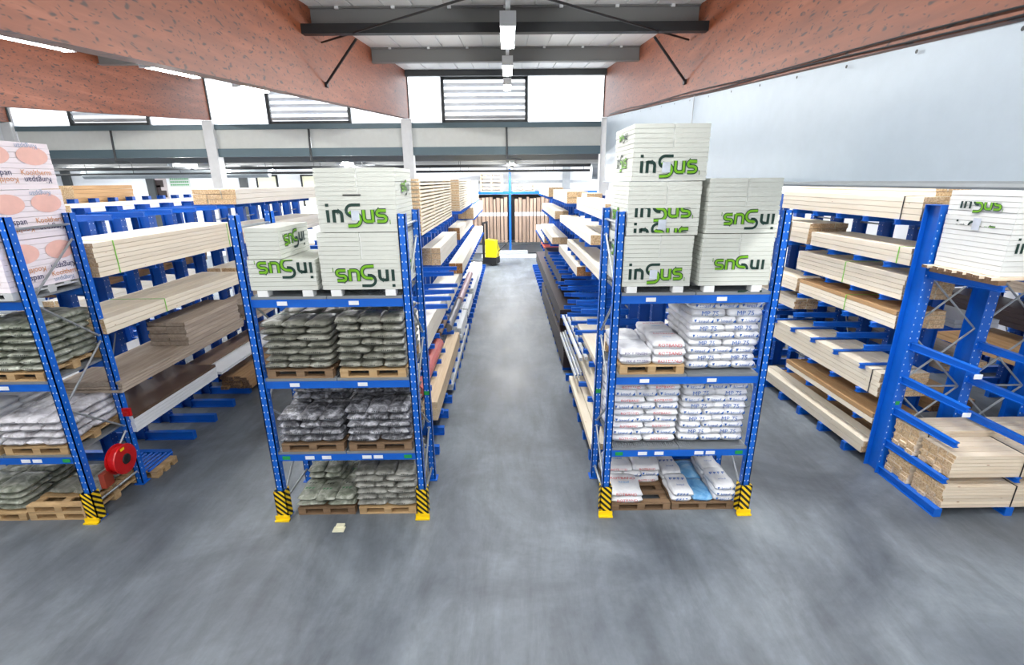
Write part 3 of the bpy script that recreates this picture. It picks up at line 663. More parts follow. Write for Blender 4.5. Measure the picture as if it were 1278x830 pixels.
# ------------------------------------------------------------------ insulation packs
def ribbon(paths, wd, z, sx=1.0):
    bm = bmesh.new()
    for pth in paths:
        P = [Vector((p[0], p[1], 0)) for p in pth]; L, R = [], []
        for i, p in enumerate(P):
            d1 = (P[i]-P[i-1]).normalized() if i > 0 else None; d2 = (P[i+1]-P[i]).normalized() if i < len(P)-1 else None
            if d1 is None: d = d2; mlt = 1
            elif d2 is None: d = d1; mlt = 1
            else: d = (d1+d2).normalized(); mlt = 1/max(.6, d.dot(d1))
            n = Vector((-d.y, d.x, 0))*wd/2*mlt
            pp = p.copy()
            if i == 0: pp = p-d*(wd*.0)
            L.append(bm.verts.new((pp+n)+Vector((0, 0, z)))); R.append(bm.verts.new((pp-n)+Vector((0, 0, z))))
        for i in range(len(P)-1): bm.faces.new((R[i], R[i+1], L[i+1], L[i]))
    return bm
def arc(cx, cy, rx, ry, a0, a1, n=8): return [(cx+rx*math.cos(math.radians(a0+(a1-a0)*i/n)), cy+ry*math.sin(math.radians(a0+(a1-a0)*i/n))) for i in range(n+1)]
INP = [[(0, 0), (0, 1)], [(0, 1.28), (0, 1.52)], [(.5, 0), (.5, 1.0)], [(.5, .9)]+[(.85, .9)]+arc(.85, .6, .3, .3, 90, 0, 5)+[(1.15, 0)]]
SDK = [[(2.75, 1.4), (2.15, 1.4)]+arc(2.05, .93, .5, .47, 90, 250, 9)+[(2.2, .47)]]
SLM = [arc(2.0, .93, .22, .2, 200, 270, 3)+[(2.2, .72)]+arc(2.2, .22, .48, .5, 80, -90, 9)+[(1.6, -.3)]]
USP = [[(2.98, 1), (2.98, .35)]+arc(3.28, .33, .3, .28, 180, 270, 5)+[(3.72, .06)], [(3.72, 1), (3.72, 0)], [(4.85, .93), (4.3, .93)]+arc(4.3, .72, .22, .21, 90, 250, 6)+[(4.6, .5)]+arc(4.6, .27, .22, .22, 80, -90, 6)+[(4.05, .05)], [(5.1, 0), (5.16, 0)]]
LOGO = {}
def logo_meshes(crop):
    if crop not in LOGO:
        out = []
        for paths, wd, z, ink in ((INP, .27, 0, 'ink_dark'), (SDK, .24, 0, 'ink_dark'), (USP+SLM, .36, 0.006, 'ink_dark'), (USP+SLM, .21, .016, 'ink_lime')):
            bm = ribbon(paths, wd, z)
            for v in bm.verts: v.co.x -= 2.5; v.co.y -= .5
            if crop:
                for (co, no) in (((0, crop[0], 0), (0, -1, 0)), ((0, crop[1], 0), (0, 1, 0))):
                    bmesh.ops.bisect_plane(bm, geom=bm.verts[:]+bm.edges[:]+bm.faces[:], plane_co=co, plane_no=no, clear_outer=True)
            me = bpy.data.meshes.new('logo'); bm.to_mesh(me); bm.free(); me.materials.append(M[ink]); out.append(me)
        LOGO[crop] = out
    return LOGO[crop]
def logo(parent, loc, rot, scale, flip=False, crop=None):
    for me in logo_meshes(crop):
        o = put('logo_print', me, parent, loc, rot); o.scale = (scale, scale, scale)
        if flip: o.rotation_euler = (Matrix.Rotation(rot[2], 3, 'Z') @ Matrix.Rotation(rot[0], 3, 'X') @ Matrix.Rotation(PI, 3, 'Z')).to_euler()
def label_patch(parent, x, y, z):
    MB().box(-.045, .045, -.002, 0, -.07, .04).build('paper_label', 'label_pale', parent, (x, y, z))
def pack(label, x0, x1, yf, yb, z0, z1, nl, seam=True, split=.5, jit=.006, lead=0, feet=False):
    """a pack of stacked foam boards: upper part of half-length boards, lower part of full boards"""
    t = thing('insulation_pack', label, 'insulation pack', (x0, yf, z0), 'white insulation board packs')
    hh = (z1-z0)/nl; ns = int(nl*split) if seam else 0
    xm = (x0+x1)/2+.02
    for k in range(nl):
        a = random.uniform(-jit, jit)*.5; g = .004
        if k < nl-ns: bx('board', t, x0+a, x1+a, yf+random.uniform(0, .003), yb, z0+k*hh+g, z0+(k+1)*hh, 'foam_edge')
        else:
            b = random.uniform(.0, .004)
            bx('board', t, x0+a, xm-.006+a, yf+b, yb, z0+k*hh+g, z0+(k+1)*hh, 'foam_edge'); bx('board', t, xm+.006+a, x1+a, yf+b+.005, yb, z0+k*hh+g, z0+(k+1)*hh, 'foam_edge')
    MB().box(x0+.012-x0, x1-x0-.012, .012, yb-yf-.005, .002, z1-z0-.004).build('wrap_core', 'foam_white', t)
    if feet:
        for fx in (.16, .84):
            for fy in (.0, .42, .84):
                xx = (x1-x0)*fx-.06; m = MB(); m.box(xx, xx+.12, (yb-yf)*fy, (yb-yf)*fy+.12, -feet, 0); m.build('foam_foot', 'foam_foot', t)
    return t
yp, yq = 5.58, 6.5
z0 = DECK[2]; FT = .075
# left rack, tall stack
X0, X1 = -2.15, -1.24
t = pack('lower white pack of the tall insulation stack, left rack, logo upside down', X0-.03, X1-.0, yp, yq, z0+FT, z0+FT+.66, 13, split=.47, feet=FT)
logo(t, (.5, -.004, .17), FRONT, .135, True); logo(t, (.95, .45, .18), RIGHT, .1, True)
t = pack('upper white pack of the tall insulation stack, left rack, logo upright', X0+.02, X1+.0, yp, yq, z0+FT+.665, z0+FT+1.36, 14, split=.45)
logo(t, (.45, -.004, .18), FRONT, .135); label_patch(t, .42, -.006, .2); logo(t, (.90, .5, .48), RIGHT, .09, True)
MB().box(.3, .5, -.004, 0, .40, .415).build('print_bar', 'ink_black', t)
# left rack, low stack
t = pack('low white insulation pack on the left of the top shelf, left rack', -3.02, -2.24, yp, yq, z0+FT, z0+FT+.36, 7, seam=False, feet=FT)
logo(t, (.42, -.004, .27), FRONT, .125, True, (-.75, 1.4)); 
t = pack('small white insulation block on top of the low pack, left rack', -3.0, -2.62, yp+.02, yq-.05, z0+FT+.365, z0+FT+.72, 7, seam=False)
logo(t, (.385, .40, .2), RIGHT, .115, True)
# right rack, tall stack of three packs
X0, X1 = 1.33, 2.14
names = ('bottom', 'middle', 'top')
for k in range(3):
    a = z0+FT+k*.595; dx = .03*k
    t = pack('%s white insulation pack of the tallest stack, right rack' % names[k], X0+dx*.8, X1+dx, yp, yq, a, a+.59, 12, split=.47, feet=FT if k == 0 else False)
    if k == 1:
        logo(t, (.41, -.004, .27), FRONT, .125, False, (-1.2, .3)); logo(t, (.41, -.004, .02), FRONT, .125, False, (.1, 1.4)); label_patch(t, .4, -.006, .14)
    else:
        logo(t, (.41, -.004, .15), FRONT, .125); label_patch(t, .37, -.006, .16)
    logo(t, (-.008, .5, .2 if k else .4), LEFT, .10, k == 1)
    if k == 2: logo(t, (-.008, .5, .5), LEFT, .08, True, (-.3, .9))
# right rack, second stack
X0, X1 = 2.25, 3.08
for k in range(2):
    a = z0+FT+k*.61
    t = pack('%s white insulation pack of the shorter stack, right rack' % ('lower', 'upper')[k], X0+.01*k, X1, yp+.01, yq, a, a+.605, 12, split=.52, feet=FT if k == 0 else False)
    if k == 1: logo(t, (.47, -.004, .16), FRONT, .115, True)
    else: logo(t, (.44, -.004, .25), FRONT, .115, True, (-1.2, .5)); logo(t, (.5, -.004, .02), FRONT, .1, True, (.75, 1.4))
# leftmost rack: pink-white wrapped packs with ovals
def wrap_pack(label, x0, x1, yf, yb, z0, z1, rows):
    t = thing('wrapped_board_pack', label, 'insulation pack', (x1, yf, z0), 'pink-wrapped board packs')
    n = 9; h = (z1-z0)/n
    for k in range(n):
        d = random.uniform(-.004, .004); bx('board', t, x0, x1-.006+d, yf+.004, yb-.004, z0+k*h+.003, z0+(k+1)*h, 'pink_wrap')
    D = yb-yf; H = z1-z0
    for k in range(2):
        MB().disc((.002, D*(.27+.48*k), H*.72), (1, 0, 0), D*.2, H*.2).build('oval_window', 'oval_peach', t)
        MB().disc(((x0-x1)*(.25+.45*k), -.001, H*.68), (0, -1, 0), D*.2, H*.2).build('oval_window', 'oval_peach', t)
    for (s, size, ink, yy, zz, flip) in rows:
        o = put('lettering', text_mesh(s, size, ink), t, (.004, D*yy, H*zz), RIGHT)
        if flip: o.rotation_euler = (Matrix.Rotation(PI/2, 3, 'Z') @ Matrix.Rotation(PI/2, 3, 'X') @ Matrix.Rotation(PI, 3, 'Z')).to_euler()
        o = put('lettering', text_mesh(s, size, ink), t, ((x0-x1)*(1-yy), -.003, H*zz), FRONT)
        if flip: o.rotation_euler = (Matrix.Rotation(PI/2, 3, 'X') @ Matrix.Rotation(PI, 3, 'Z')).to_euler()
    return t
R1 = [('Kingspan', .10, 'ink_navy', .26, .36, False), ('Kooltherm', .09, 'ink_orange', .74, .36, False), ('Kingspan', .10, 'ink_navy', .74, .20, True), ('Kooltherm', .09, 'ink_orange', .3, .20, True), ('Kingspan', .08, 'ink_pale', .7, .97-.05, True)]
R2 = [('Kingspan', .10, 'ink_navy', .26, .22, False), ('Kooltherm', .09, 'ink_orange', .74, .22, False), ('Kingspan', .10, 'ink_navy', .74, .36, True), ('Kooltherm', .09, 'ink_orange', .3, .36, True), ('Kingspan', .08, 'ink_pale', .7, .08, True)]
ax0, ax1 = -6.85, -5.74
pallet('grey-white low pallet under the pink-wrapped boards, leftmost rack', ax0, ax1, 5.5, 6.52, DECK[2], 'sheet_grey', h=.09)
zq = DECK[2]+.09
wrap_pack('bottom pink-white wrapped board pack, leftmost rack', ax0, ax1, 5.5, 6.52, zq, zq+.57, R2)
wrap_pack('middle pink-white wrapped board pack, leftmost rack', ax0, ax1, 5.5, 6.52, zq+.575, zq+1.14, R1)
wrap_pack('top pink-white wrapped board pack, leftmost rack', ax0, ax1-.01, 5.5, 6.52, zq+1.145, zq+1.68, R1)

# ------------------------------------------------------------------ cantilever racks
ARM = {}
def arm_mesh(L, axis, sgn):
    k = (round(L, 3), axis, sgn)
    if k not in ARM:
        m = MB(); w2 = .03
        # tapered web between two flanges, top at z=0, running from 0 to L
        def pr(y0, y1, za0, za1, zb0, zb1):
            b = len(m.v)
            m.v += [(0, y0, za0), (L, y0, za1), (L, y1, za1), (0, y1, za0), (0, y0, zb0), (L, y0, zb1), (L, y1, zb1), (0, y1, zb0)]
            for q in [(0, 3, 2, 1), (4, 5, 6, 7), (0, 1, 5, 4), (2, 3, 7, 6), (1, 2, 6, 5), (3, 0, 4, 7)]: m.f.append(tuple(b+i for i in q)); m.mi.append(0)
        pr(-.035, .035, -.012, -.012, 0, 0); pr(-.012, .012, -.10, -.065, -.012, -.012); pr(-.035, .035, -.112, -.075, -.10, -.065)
        b = len(m.v)
        if axis == 'X': m.v = [(sgn*x, y, z) for x, y, z in m.v]
        else: m.v = [(y, sgn*x, z) for x, y, z in m.v]
        ARM[k] = m.mesh('arm', 'blue_paint')
        bm = bmesh.new(); bm.from_mesh(ARM[k]); bmesh.ops.recalc_face_normals(bm, faces=bm.faces); bm.to_mesh(ARM[k]); bm.free()
    return ARM[k]
class Row:
    def __init__(s, label, xs, y0, n, half=.95, step=.655, top=4.03, sides=(-1, 1)):
        s.t = thing('cantilever_rack', label, 'rack', (xs, y0, 0), 'blue cantilever timber racks'); s.xs = xs; s.y0 = y0; s.n = n; s.step = step; s.half = half; s.arms = {}
        cm = MB().box(-.1, -.088, -.06, .06, 0, top).box(.088, .1, -.06, .06, 0, top).box(-.088, .088, -.008, .008, 0, top).box(-.1, .1, -.06, .06, top, top+.008).mesh('column', 'blue_deep')
        fm = {sg: MB().box(min(sg*.1, sg*half), max(sg*.1, sg*half), -.045, .045, .0, .012).box(min(sg*.1, sg*half), max(sg*.1, sg*half), -.01, .01, .012, .135).box(min(sg*.1, sg*half), max(sg*.1, sg*half), -.045, .045, .135, .15).box(min(sg*(half-.012), sg*half), max(sg*(half-.012), sg*half), -.045, .045, .012, .135).mesh('foot', 'blue_paint') for sg in sides}
        hm = MB()
        for k in range(38):
            for sx in (-1, 1):
                for yy in (-.035, .035): hm.box(sx*.1005-.0006, sx*.1005+.0006, yy-.005, yy+.005, .2+k*.1-.007, .2+k*.1+.007)
        hme = hm.mesh('slot_holes', 'hole_light')
        for i in range(n):
            c = put('column', cm, s.t, (0, i*step, 0))
            if i < 7: put('slot_holes', hme, c)['kind'] = 'stuff'
            for sg in sides: put('foot', fm[sg], s.t, (0, i*step, 0))
        bmk = {}
        for i in range(n-1):
            if i % 2 == 0:
                for z in (.6, 2.1, 3.6): put('brace', bmk.setdefault(z, MB().bar((0, .01, z), (0, step-.01, z), .015, 6).mesh('brace', 'galvanised')), s.t, (0, i*step, 0))
                put('brace', bmk.setdefault('d', MB().bar((.02, 0, .7), (.02, step, 2.0), .012, 6).mesh('brace', 'galvanised')), s.t, (0, i*step, 0))
    def support(s, sg, y0, y1, z, reach=None):
        L = round(min(s.half, reach or s.half)-.1, 2)
        for i in range(s.n):
            y = s.y0+i*s.step
            if y0-.02 <= y <= y1+.02:
                k = (i, sg, round(z, 3)); s.arms[k] = max(L, s.arms.get(k, 0))
    def finish(s):
        for (i, sg, z), L in sorted(s.arms.items()): put('arm', arm_mesh(L, 'X', sg), s.t, (sg*.1, i*s.step, z))
        print('arms', len(s.arms))
def pile(label, x0, x1, y0, y1, z0, z1, nx, nz, mat='lumber', end='end_light', row=None, sg=0, cat='lumber', strap=None, axis='Y', gap=.009, jit=.02, part='plank', name='lumber_stack', grp='timber stacks on the cantilever racks', sticks=0, top=None):
    if row: row.support(sg, y0, y1, z0, (x1-row.xs if sg > 0 else row.xs-x0)+random.choice((.02, .05, .07)))
    t = thing(name, label, cat, (x0, y0, z0), grp)
    hx, hz = ((x1-x0) if axis == 'Y' else (y1-y0))/nx, (z1-z0)/nz
    st = .022 if sticks else 0
    for j in range(nz):
        for i in range(nx):
            d = random.uniform(-jit, jit); mt = mat
            if top and j == nz-1: mt = top
            if axis == 'Y': bx(part, t, x0+i*hx+gap/2, x0+(i+1)*hx-gap/2, y0+jit+d, y1-jit+d, z0+j*hz+(gap*.6 if j else 0), z0+(j+1)*hz-st, mt, end, 'Y')
            else: bx(part, t, x0+jit+d, x1-jit+d, y0+i*hx+gap/2, y0+(i+1)*hx-gap/2, z0+j*hz+(gap*.6 if j else 0), z0+(j+1)*hz, mt, end, 'X')
        if sticks and j < nz-1:
            for k in range(sticks):
                yy = y0+.06+(y1-y0-.17)*k/(sticks-1); bx('sticker', t, x0, x1, yy, yy+.05, z0+(j+1)*hz-st, z0+(j+1)*hz, mat, 'end_light', 'X')
    if strap:
        e = .004
        for fr in strap[1:]:
            if axis == 'Y':
                yy = y0+(y1-y0)*fr-y0; X = x1-x0; Z = z1-z0
                MB().box(-e, 0, yy, yy+.016, -.0, Z+e).box(X, X+e, yy, yy+.016, 0, Z+e).box(-e, X+e, yy, yy+.016, Z, Z+e).build('strap', strap[0], t)
            else:
                xx = (x1-x0)*fr; Y = y1-y0; Z = z1-z0
                MB().box(xx, xx+.016, -e, 0, 0, Z+e).box(xx, xx+.016, -e, Y+e, Z, Z+e).build('strap', strap[0], t)
    return t
def tubes(label, pts, y0, y1, r, mat, row, sg, z, name='pipe', cat='pipe', grp='long goods on the cantilever racks', n=12):
    row.support(sg, y0, y1, z, max(abs(p-row.xs) for p in pts)+r+.03)
    t = thing(name, label, cat, (pts[0], y0, z), grp)
    for k, xx in enumerate(pts): MB().bar((xx-pts[0], 0, r), (xx-pts[0], y1-y0, r), r, n).build('tube', mat, t)
SG, SK_ = 'strap_green', 'strap_black'

# ---- row behind the leftmost rack
A = Row('blue cantilever rack row behind the leftmost pallet rack', -6.62, 7.12, 14)
L1, L2, L3, L4, L5 = .85, 1.52, 2.40, 3.17, 3.97
for (a, b, z) in ((7, 10, L5), (7, 16, L2), (7, 16, L3)): A.support(1, a, b, z)
aw = -5.57
pile('tall bundle of pale boards beside the pink-wrapped packs', -6.45, aw, 6.55, 10.15, L4, L4+.46, 4, 7, row=A, sg=1, strap=(SG, .1, .9))
pile('thin bundle of long pale boards below the tall bundle, left aisle', -6.45, aw, 6.42, 10.15, L3, L3+.21, 4, 3, row=A, sg=1, strap=(SG, .33), top='lumber')
pile('stack of grey rough boards on the left aisle', -6.25, aw-.02, 8.0, 9.75, L2+.17, L2+.58, 2, 6, 'lumber_grey', 'lumber_grey', jit=.03)
pile('flat grey-brown panels under the stack of grey rough boards', -6.48, aw, 6.4, 9.8, L2, L2+.165, 1, 4, 'lumber_grey', 'lumber_grey', row=A, sg=1, part='panel', name='panel_stack', cat='panels')
pile('white-edged brown panels on the lowest arm of the left aisle', -6.48, aw, 6.48, 8.6, L1, L1+.26, 1, 5, 'sheet_white', 'sheet_white', row=A, sg=1, part='panel', name='panel_stack', cat='panels', top='ply_film', jit=.006)
t = pile('brown and white sheets behind the white-edged panels, left aisle', -6.48, aw, 8.72, 12.5, L1, L1+.05, 1, 2, 'sheet_white', 'sheet_white', row=A, sg=1, part='sheet', name='panel_stack', cat='panels', jit=.01)
pile('dark brown sheet lying on the white sheets, left aisle', -6.48, -6.0, 8.72, 12.4, L1+.055, L1+.09, 1, 1, 'sheet_brown', 'sheet_brown', part='sheet', name='panel_stack', cat='panels')
pile('low brown boards resting on the rack feet, left aisle', -6.2, aw, 9.5, 12.5, .15, .45, 4, 4, 'lumber_brown', 'end_brown', jit=.08)
pile('pale boards on the topmost arms, far part of the left aisle', -6.45, aw, 10.3, 14.9, L5, L5+.30, 3, 3, 'lumber_white', 'end_light', row=A, sg=1)
pile('long white boards one arm below the topmost, far left aisle', -6.45, aw, 10.35, 14.9, L4, L4+.33, 3, 3, 'lumber_white', 'end_light', row=A, sg=1)
pile('pale boards at shoulder height, far part of the left aisle', -6.45, aw, 10.3, 14.6, L3, L3+.25, 3, 3, 'lumber', 'end_light', row=A, sg=1)
pile('grey boards in the far part of the left aisle', -6.45, aw, 10.2, 14.6, L2, L2+.35, 3, 5, 'lumber_grey', 'lumber_grey', row=A, sg=1)
pile('brown panels on the outer side of the leftmost rack row', -7.55, -6.8, 7.2, 11.0, 2.75, 3.05, 1, 4, 'lumber_brown', 'end_brown', row=A, sg=-1, part='panel', name='panel_stack', cat='panels')
pile('white sheets on the outer side of the leftmost rack row', -7.55, -6.8, 7.2, 12.0, 3.4, 3.5, 1, 2, 'sheet_white', 'sheet_white', row=A, sg=-1, part='sheet', name='panel_stack', cat='panels')
pile('white sheets low on the outer side of the leftmost row', -7.55, -6.8, 7.2, 12.0, 1.3, 1.4, 1, 2, 'sheet_white', 'sheet_white', row=A, sg=-1, part='sheet', name='panel_stack', cat='panels')
A.finish()
pzt = pallet('small pallet beneath blue rods beside the hose reel', -6.3, -5.5, 6.55, 7.02, 0.0, 'pallet_wood')
bt = thing('blue_rod_bundle', 'loose blue steel rods on the pallet beside the hose reel', 'rods', (-6.3, 6.52, pzt), None)
for k in range(9): MB().bar((.05+.08*k, .02, .022), (.05+.08*k, .52+.02*(k % 3), .022), .022, 8).build('rod', 'blue_paint', bt)

# ---- far left row
Z = Row('blue cantilever rack row furthest left behind the wrapped boards', -11.0, 10.77, 11)
pile('brown bundle on top of the furthest left row', -11.95, -11.15, 13.0, 15.1, 3.75, 4.36, 3, 6, 'lumber_brown', 'end_light', row=Z, sg=-1)
pile('long white boards on top of the furthest left row', -10.85, -10.05, 11.5, 17.3, 3.75, 3.93, 3, 2, 'lumber_white', 'end_light', row=Z, sg=1)
pile('pale boards at chest height on the furthest left row', -10.85, -10.05, 11.0, 16.0, 2.6, 3.0, 3, 4, 'lumber_white', 'end_light', row=Z, sg=1)
pile('white boards low on the furthest left row', -10.85, -10.05, 11.0, 16.0, 1.4, 1.8, 3, 4, 'lumber_white', 'end_light', row=Z, sg=1)
Z.finish()

# ---- row behind the left rack
B = Row('blue cantilever rack row on the left of the centre aisle', -2.14, 7.17, 29)
bxr = -1.2
for (a, b, z) in ((8.9, 11.3, 2.1), (10.4, 11.3, 2.5)): B.support(1, a, b, z)
pile('tall sticker-stacked battens on top of the centre left row, nearest', -2.0, -1.5, 8.6, 13.4, 3.48, 4.45, 2, 15, 'lumber', 'end_light', row=B, sg=1, sticks=4, jit=.01)
pile('tall sticker-stacked battens on top of the centre left row, second', -2.0, -1.5, 15.7, 20.6, 3.48, 4.45, 2, 13, 'lumber', 'end_light', row=B, sg=1, sticks=4, jit=.01)
pile('solid pale bundle on top of the centre left row, furthest', -2.0, -1.5, 21.3, 26.0, 3.48, 4.4, 2, 4, 'lumber', 'end_light', row=B, sg=1)
pile('thick laminated timber bundle in the left centre row, nearest end grain', -2.02, -1.58, 11.3, 15.2, 2.5, 2.9, 2, 3, 'lumber_white', 'end_light', row=B, sg=1)
pile('thick timber bundle with brown ends, second in the left centre row', -2.0, -1.6, 16.4, 22.5, 2.5, 2.9, 2, 2, 'lumber_white', 'end_dark', row=B, sg=1)
pile('pale pinkish block of boards deep in the left centre row', -1.9, -1.3, 19.0, 26.0, 3.0, 3.42, 2, 2, 'lumber', 'end_light', row=B, sg=1)
pile('long timber with brown end grain at the aisle edge', -1.72, bxr-.12, 13.9, 26.0, 1.82, 2.12, 2, 3, 'lumber_white', 'end_dark', row=B, sg=1)
pile('white planed beam bundle behind the left rack posts', -2.02, -1.45, 7.0, 10.8, 1.5, 1.92, 1, 2, 'lumber_white', 'end_white', row=B, sg=1)
pile('greyish white beam bundle behind the white planed beams', -2.02, -1.42, 10.9, 14.9, 1.5, 1.8, 1, 2, 'lumber_white', 'end_white', row=B, sg=1)
tubes('thick reddish pink plastic pipe beside the speckled board', (-1.52,), 7.3, 9.8, .12, 'pipe_pink', B, 1, .95)
tubes('dark grey pipe behind the pink pipe', (-1.45,), 11.0, 13.6, .10, 'pipe_grey', B, 1, .95)
tubes('brownish pipe between the pink and dark grey pipes', (-1.5, -1.62), 9.9, 11.2, .055, 'pipe_brown', B, 1, 1.2)
tubes('pinkish grey pipe at the far end of the pipe shelf', (-1.43,), 13.8, 18.0, .10, 'pipe_rose', B, 1, .95)
pile('speckled chipboard strips leaning at the aisle edge', -1.5, bxr-.02, 7.4, 11.4, .5, .82, 1, 3, 'osb', 'osb', row=B, sg=1)
for k, (a, b, h) in enumerate(((11.6, 13.6, .34), (13.8, 15.9, .28), (16.1, 18.8, .36), (19.0, 22.5, .3))):
    t = pile('white window profiles on the low arms, %s stack from the front' % ORD[k].replace('lowest', 'first'), -1.75, bxr-.0, a, b, .5, .5+h, 5, 4, 'pvc_white', 'sheet_grey', row=B, sg=1, part='profile', name='profile_stack', cat='profiles', jit=.08, gap=.012)
pile('pale grey sheets on the feet of the centre left row', -1.9, bxr+.0, 9.4, 14.0, .15, .28, 1, 3, 'sheet_grey', 'sheet_grey', part='sheet', name='panel_stack', cat='panels')
pile('white sheets on the inner side of the left rack', -3.0, -2.3, 7.2, 11.5, 2.2, 2.32, 1, 2, 'sheet_white', 'sheet_white', row=B, sg=-1, part='sheet', name='panel_stack', cat='panels')
B.support(-1, 7, 10, 2.75); B.support(-1, 7, 10, 3.5)
pile('brown boards low behind the left rack', -3.0, -2.3, 7.2, 11.0, 1.2, 1.45, 2, 3, 'lumber_brown', 'end_brown', row=B, sg=-1)
pile('dark panels near the floor behind the left rack', -3.0, -2.3, 7.2, 11.0, .5, .62, 1, 2, 'sheet_dark', 'sheet_dark', row=B, sg=-1, part='panel', name='panel_stack', cat='panels')
B.finish()

# ---- row behind the right rack
Cc = Row('blue cantilever rack row on the right of the centre aisle', 2.23, 6.95, 29, half=.94)
for (a, b, z) in ((7.5, 16, 2.2), (8.8, 11.5, 1.6), (9, 12.6, 1.9)): Cc.support(-1, a, b, z)
pile('pale boards on the topmost arms beside the tallest insulation stack', 1.33, 1.72, 6.75, 9.6, 3.85, 4.07, 1, 2, 'lumber_white', 'end_light', row=Cc, sg=-1)
pile('inner pale boards on the topmost arms of the centre right row', 1.74, 2.1, 6.8, 8.9, 3.85, 4.2, 2, 3, 'lumber_white', 'end_light', row=Cc, sg=-1)
pile('square timber bundle on the topmost arms, centre right row', 1.42, 1.92, 11.9, 15.6, 3.85, 4.12, 2, 2, 'lumber_white', 'end_light', row=Cc, sg=-1)
pile('flat boards on top behind the square timber bundle', 1.75, 2.1, 11.0, 11.85, 4.0, 4.1, 2, 1, 'lumber', 'end_light', row=Cc, sg=-1)
pile('furthest pale bundle on the topmost arms, centre right row', 1.4, 1.9, 17.0, 22.0, 3.85, 4.15, 2, 2, 'lumber_white', 'end_light', row=Cc, sg=-1)
pile('flat pale timbers with light ends on the fourth arms', 1.33, 1.74, 7.8, 12.6, 3.38, 3.54, 2, 1, 'lumber_white', 'end_light', row=Cc, sg=-1)
pile('dark-ended timber bundle beside the rack post, centre right row', 1.76, 2.1, 7.5, 12.0, 3.38, 3.70, 2, 2, 'lumber_white', 'end_dark', row=Cc, sg=-1)
pile('far pale timber with light end grain, fourth arms, centre right', 1.33, 1.72, 13.9, 19.0, 3.34, 3.56, 2, 1, 'lumber_white', 'end_light', row=Cc, sg=-1)
pile('long flat white board bundle below the fourth arms, centre right', 1.36, 1.78, 6.75, 11.2, 2.95, 3.1, 1, 2, 'lumber_white', 'end_white', row=Cc, sg=-1)
pile('small pale pack beside the long flat white boards', 1.8, 2.1, 6.75, 8.6, 2.95, 3.15, 2, 2, 'lumber_white', 'end_light', row=Cc, sg=-1)
pile('single squared timber with brown end jutting into the right aisle side', 1.33, 1.62, 9.25, 12.7, 2.6, 2.78, 1, 1, 'lumber_white', 'end_dark', row=Cc, sg=-1)
pile('far squared timbers on the third arms, centre right row', 1.33, 1.8, 14.6, 19.5, 2.55, 2.75, 2, 1, 'lumber_white', 'end_light', row=Cc, sg=-1)
pile('furthest low timbers at the end of the centre right row', 1.33, 1.6, 17.8, 23.0, 2.2, 2.42, 1, 1, 'lumber_white', 'end_light', row=Cc, sg=-1)
pile('dark brown panel pile halfway down the centre right row', 1.4, 2.08, 12.7, 18.5, 1.66, 1.95, 1, 3, 'sheet_dark', 'sheet_dark', row=Cc, sg=-1, part='panel', name='panel_stack', cat='panels')
pile('bright orange-red sheet lying beyond the dark brown panels', 1.4, 2.08, 18.7, 20.6, 1.86, 1.92, 1, 1, 'sheet_red', 'sheet_red', row=Cc, sg=-1, part='sheet', name='panel_stack', cat='panels')
pile('long dark panels on the second arms at the aisle edge', 1.28, 1.95, 11.6, 22.0, .9, 1.3, 1, 4, 'sheet_dark', 'sheet_dark', row=Cc, sg=-1, part='panel', name='panel_stack', cat='panels')
pile('dark panels on the feet of the centre right row', 1.27, 1.9, 10.6, 18.0, .15, .7, 1, 4, 'sheet_dark', 'sheet_dark', part='panel', name='panel_stack', cat='panels')
pile('wide beige board pile behind the right rack post', 1.42, 2.1, 6.62, 10.1, 1.45, 1.55, 1, 2, 'lumber', 'end_light', row=Cc, sg=-1, part='panel', name='panel_stack', cat='panels')
t = pile('upper bundle of white plastic profiles, centre right row', 1.27, 1.8, 8.3, 11.6, 1.2, 1.26, 5, 1, 'pvc_white', 'sheet_grey', row=Cc, sg=-1, part='profile', name='profile_stack', cat='profiles', gap=.05, jit=.15)
pile('lower white plastic profiles at the aisle edge, centre right row', 1.22, 1.41, 8.2, 11.3, .8, .88, 3, 1, 'pvc_white', 'sheet_grey', row=Cc, sg=-1, part='profile', name='profile_stack', cat='profiles', gap=.04, jit=.2)
pile('beige boards on the second arms below the wide beige pile', 1.42, 1.85, 6.62, 9.8, .8, .92, 2, 2, 'lumber', 'end_light', row=Cc, sg=-1)
pile('narrow beige boards low at the aisle corner, centre right row', 1.25, 1.56, 6.6, 9.4, .36, .46, 2, 1, 'lumber', 'end_light', row=Cc, sg=-1)
pile('brown boards behind the plaster sacks on the right rack', 2.4, 3.1, 6.8, 11.0, .55, .8, 3, 3, 'lumber_brown', 'end_brown', row=Cc, sg=1)
pile('pale boards at mid height behind the blue-printed sacks', 2.4, 3.1, 6.8, 11.0, 1.5, 1.75, 3, 3, 'lumber', 'end_light', row=Cc, sg=1)
Cc.support(1, 6, 11, 2.3); Cc.support(1, 6, 11, 2.7)
Cc.finish()

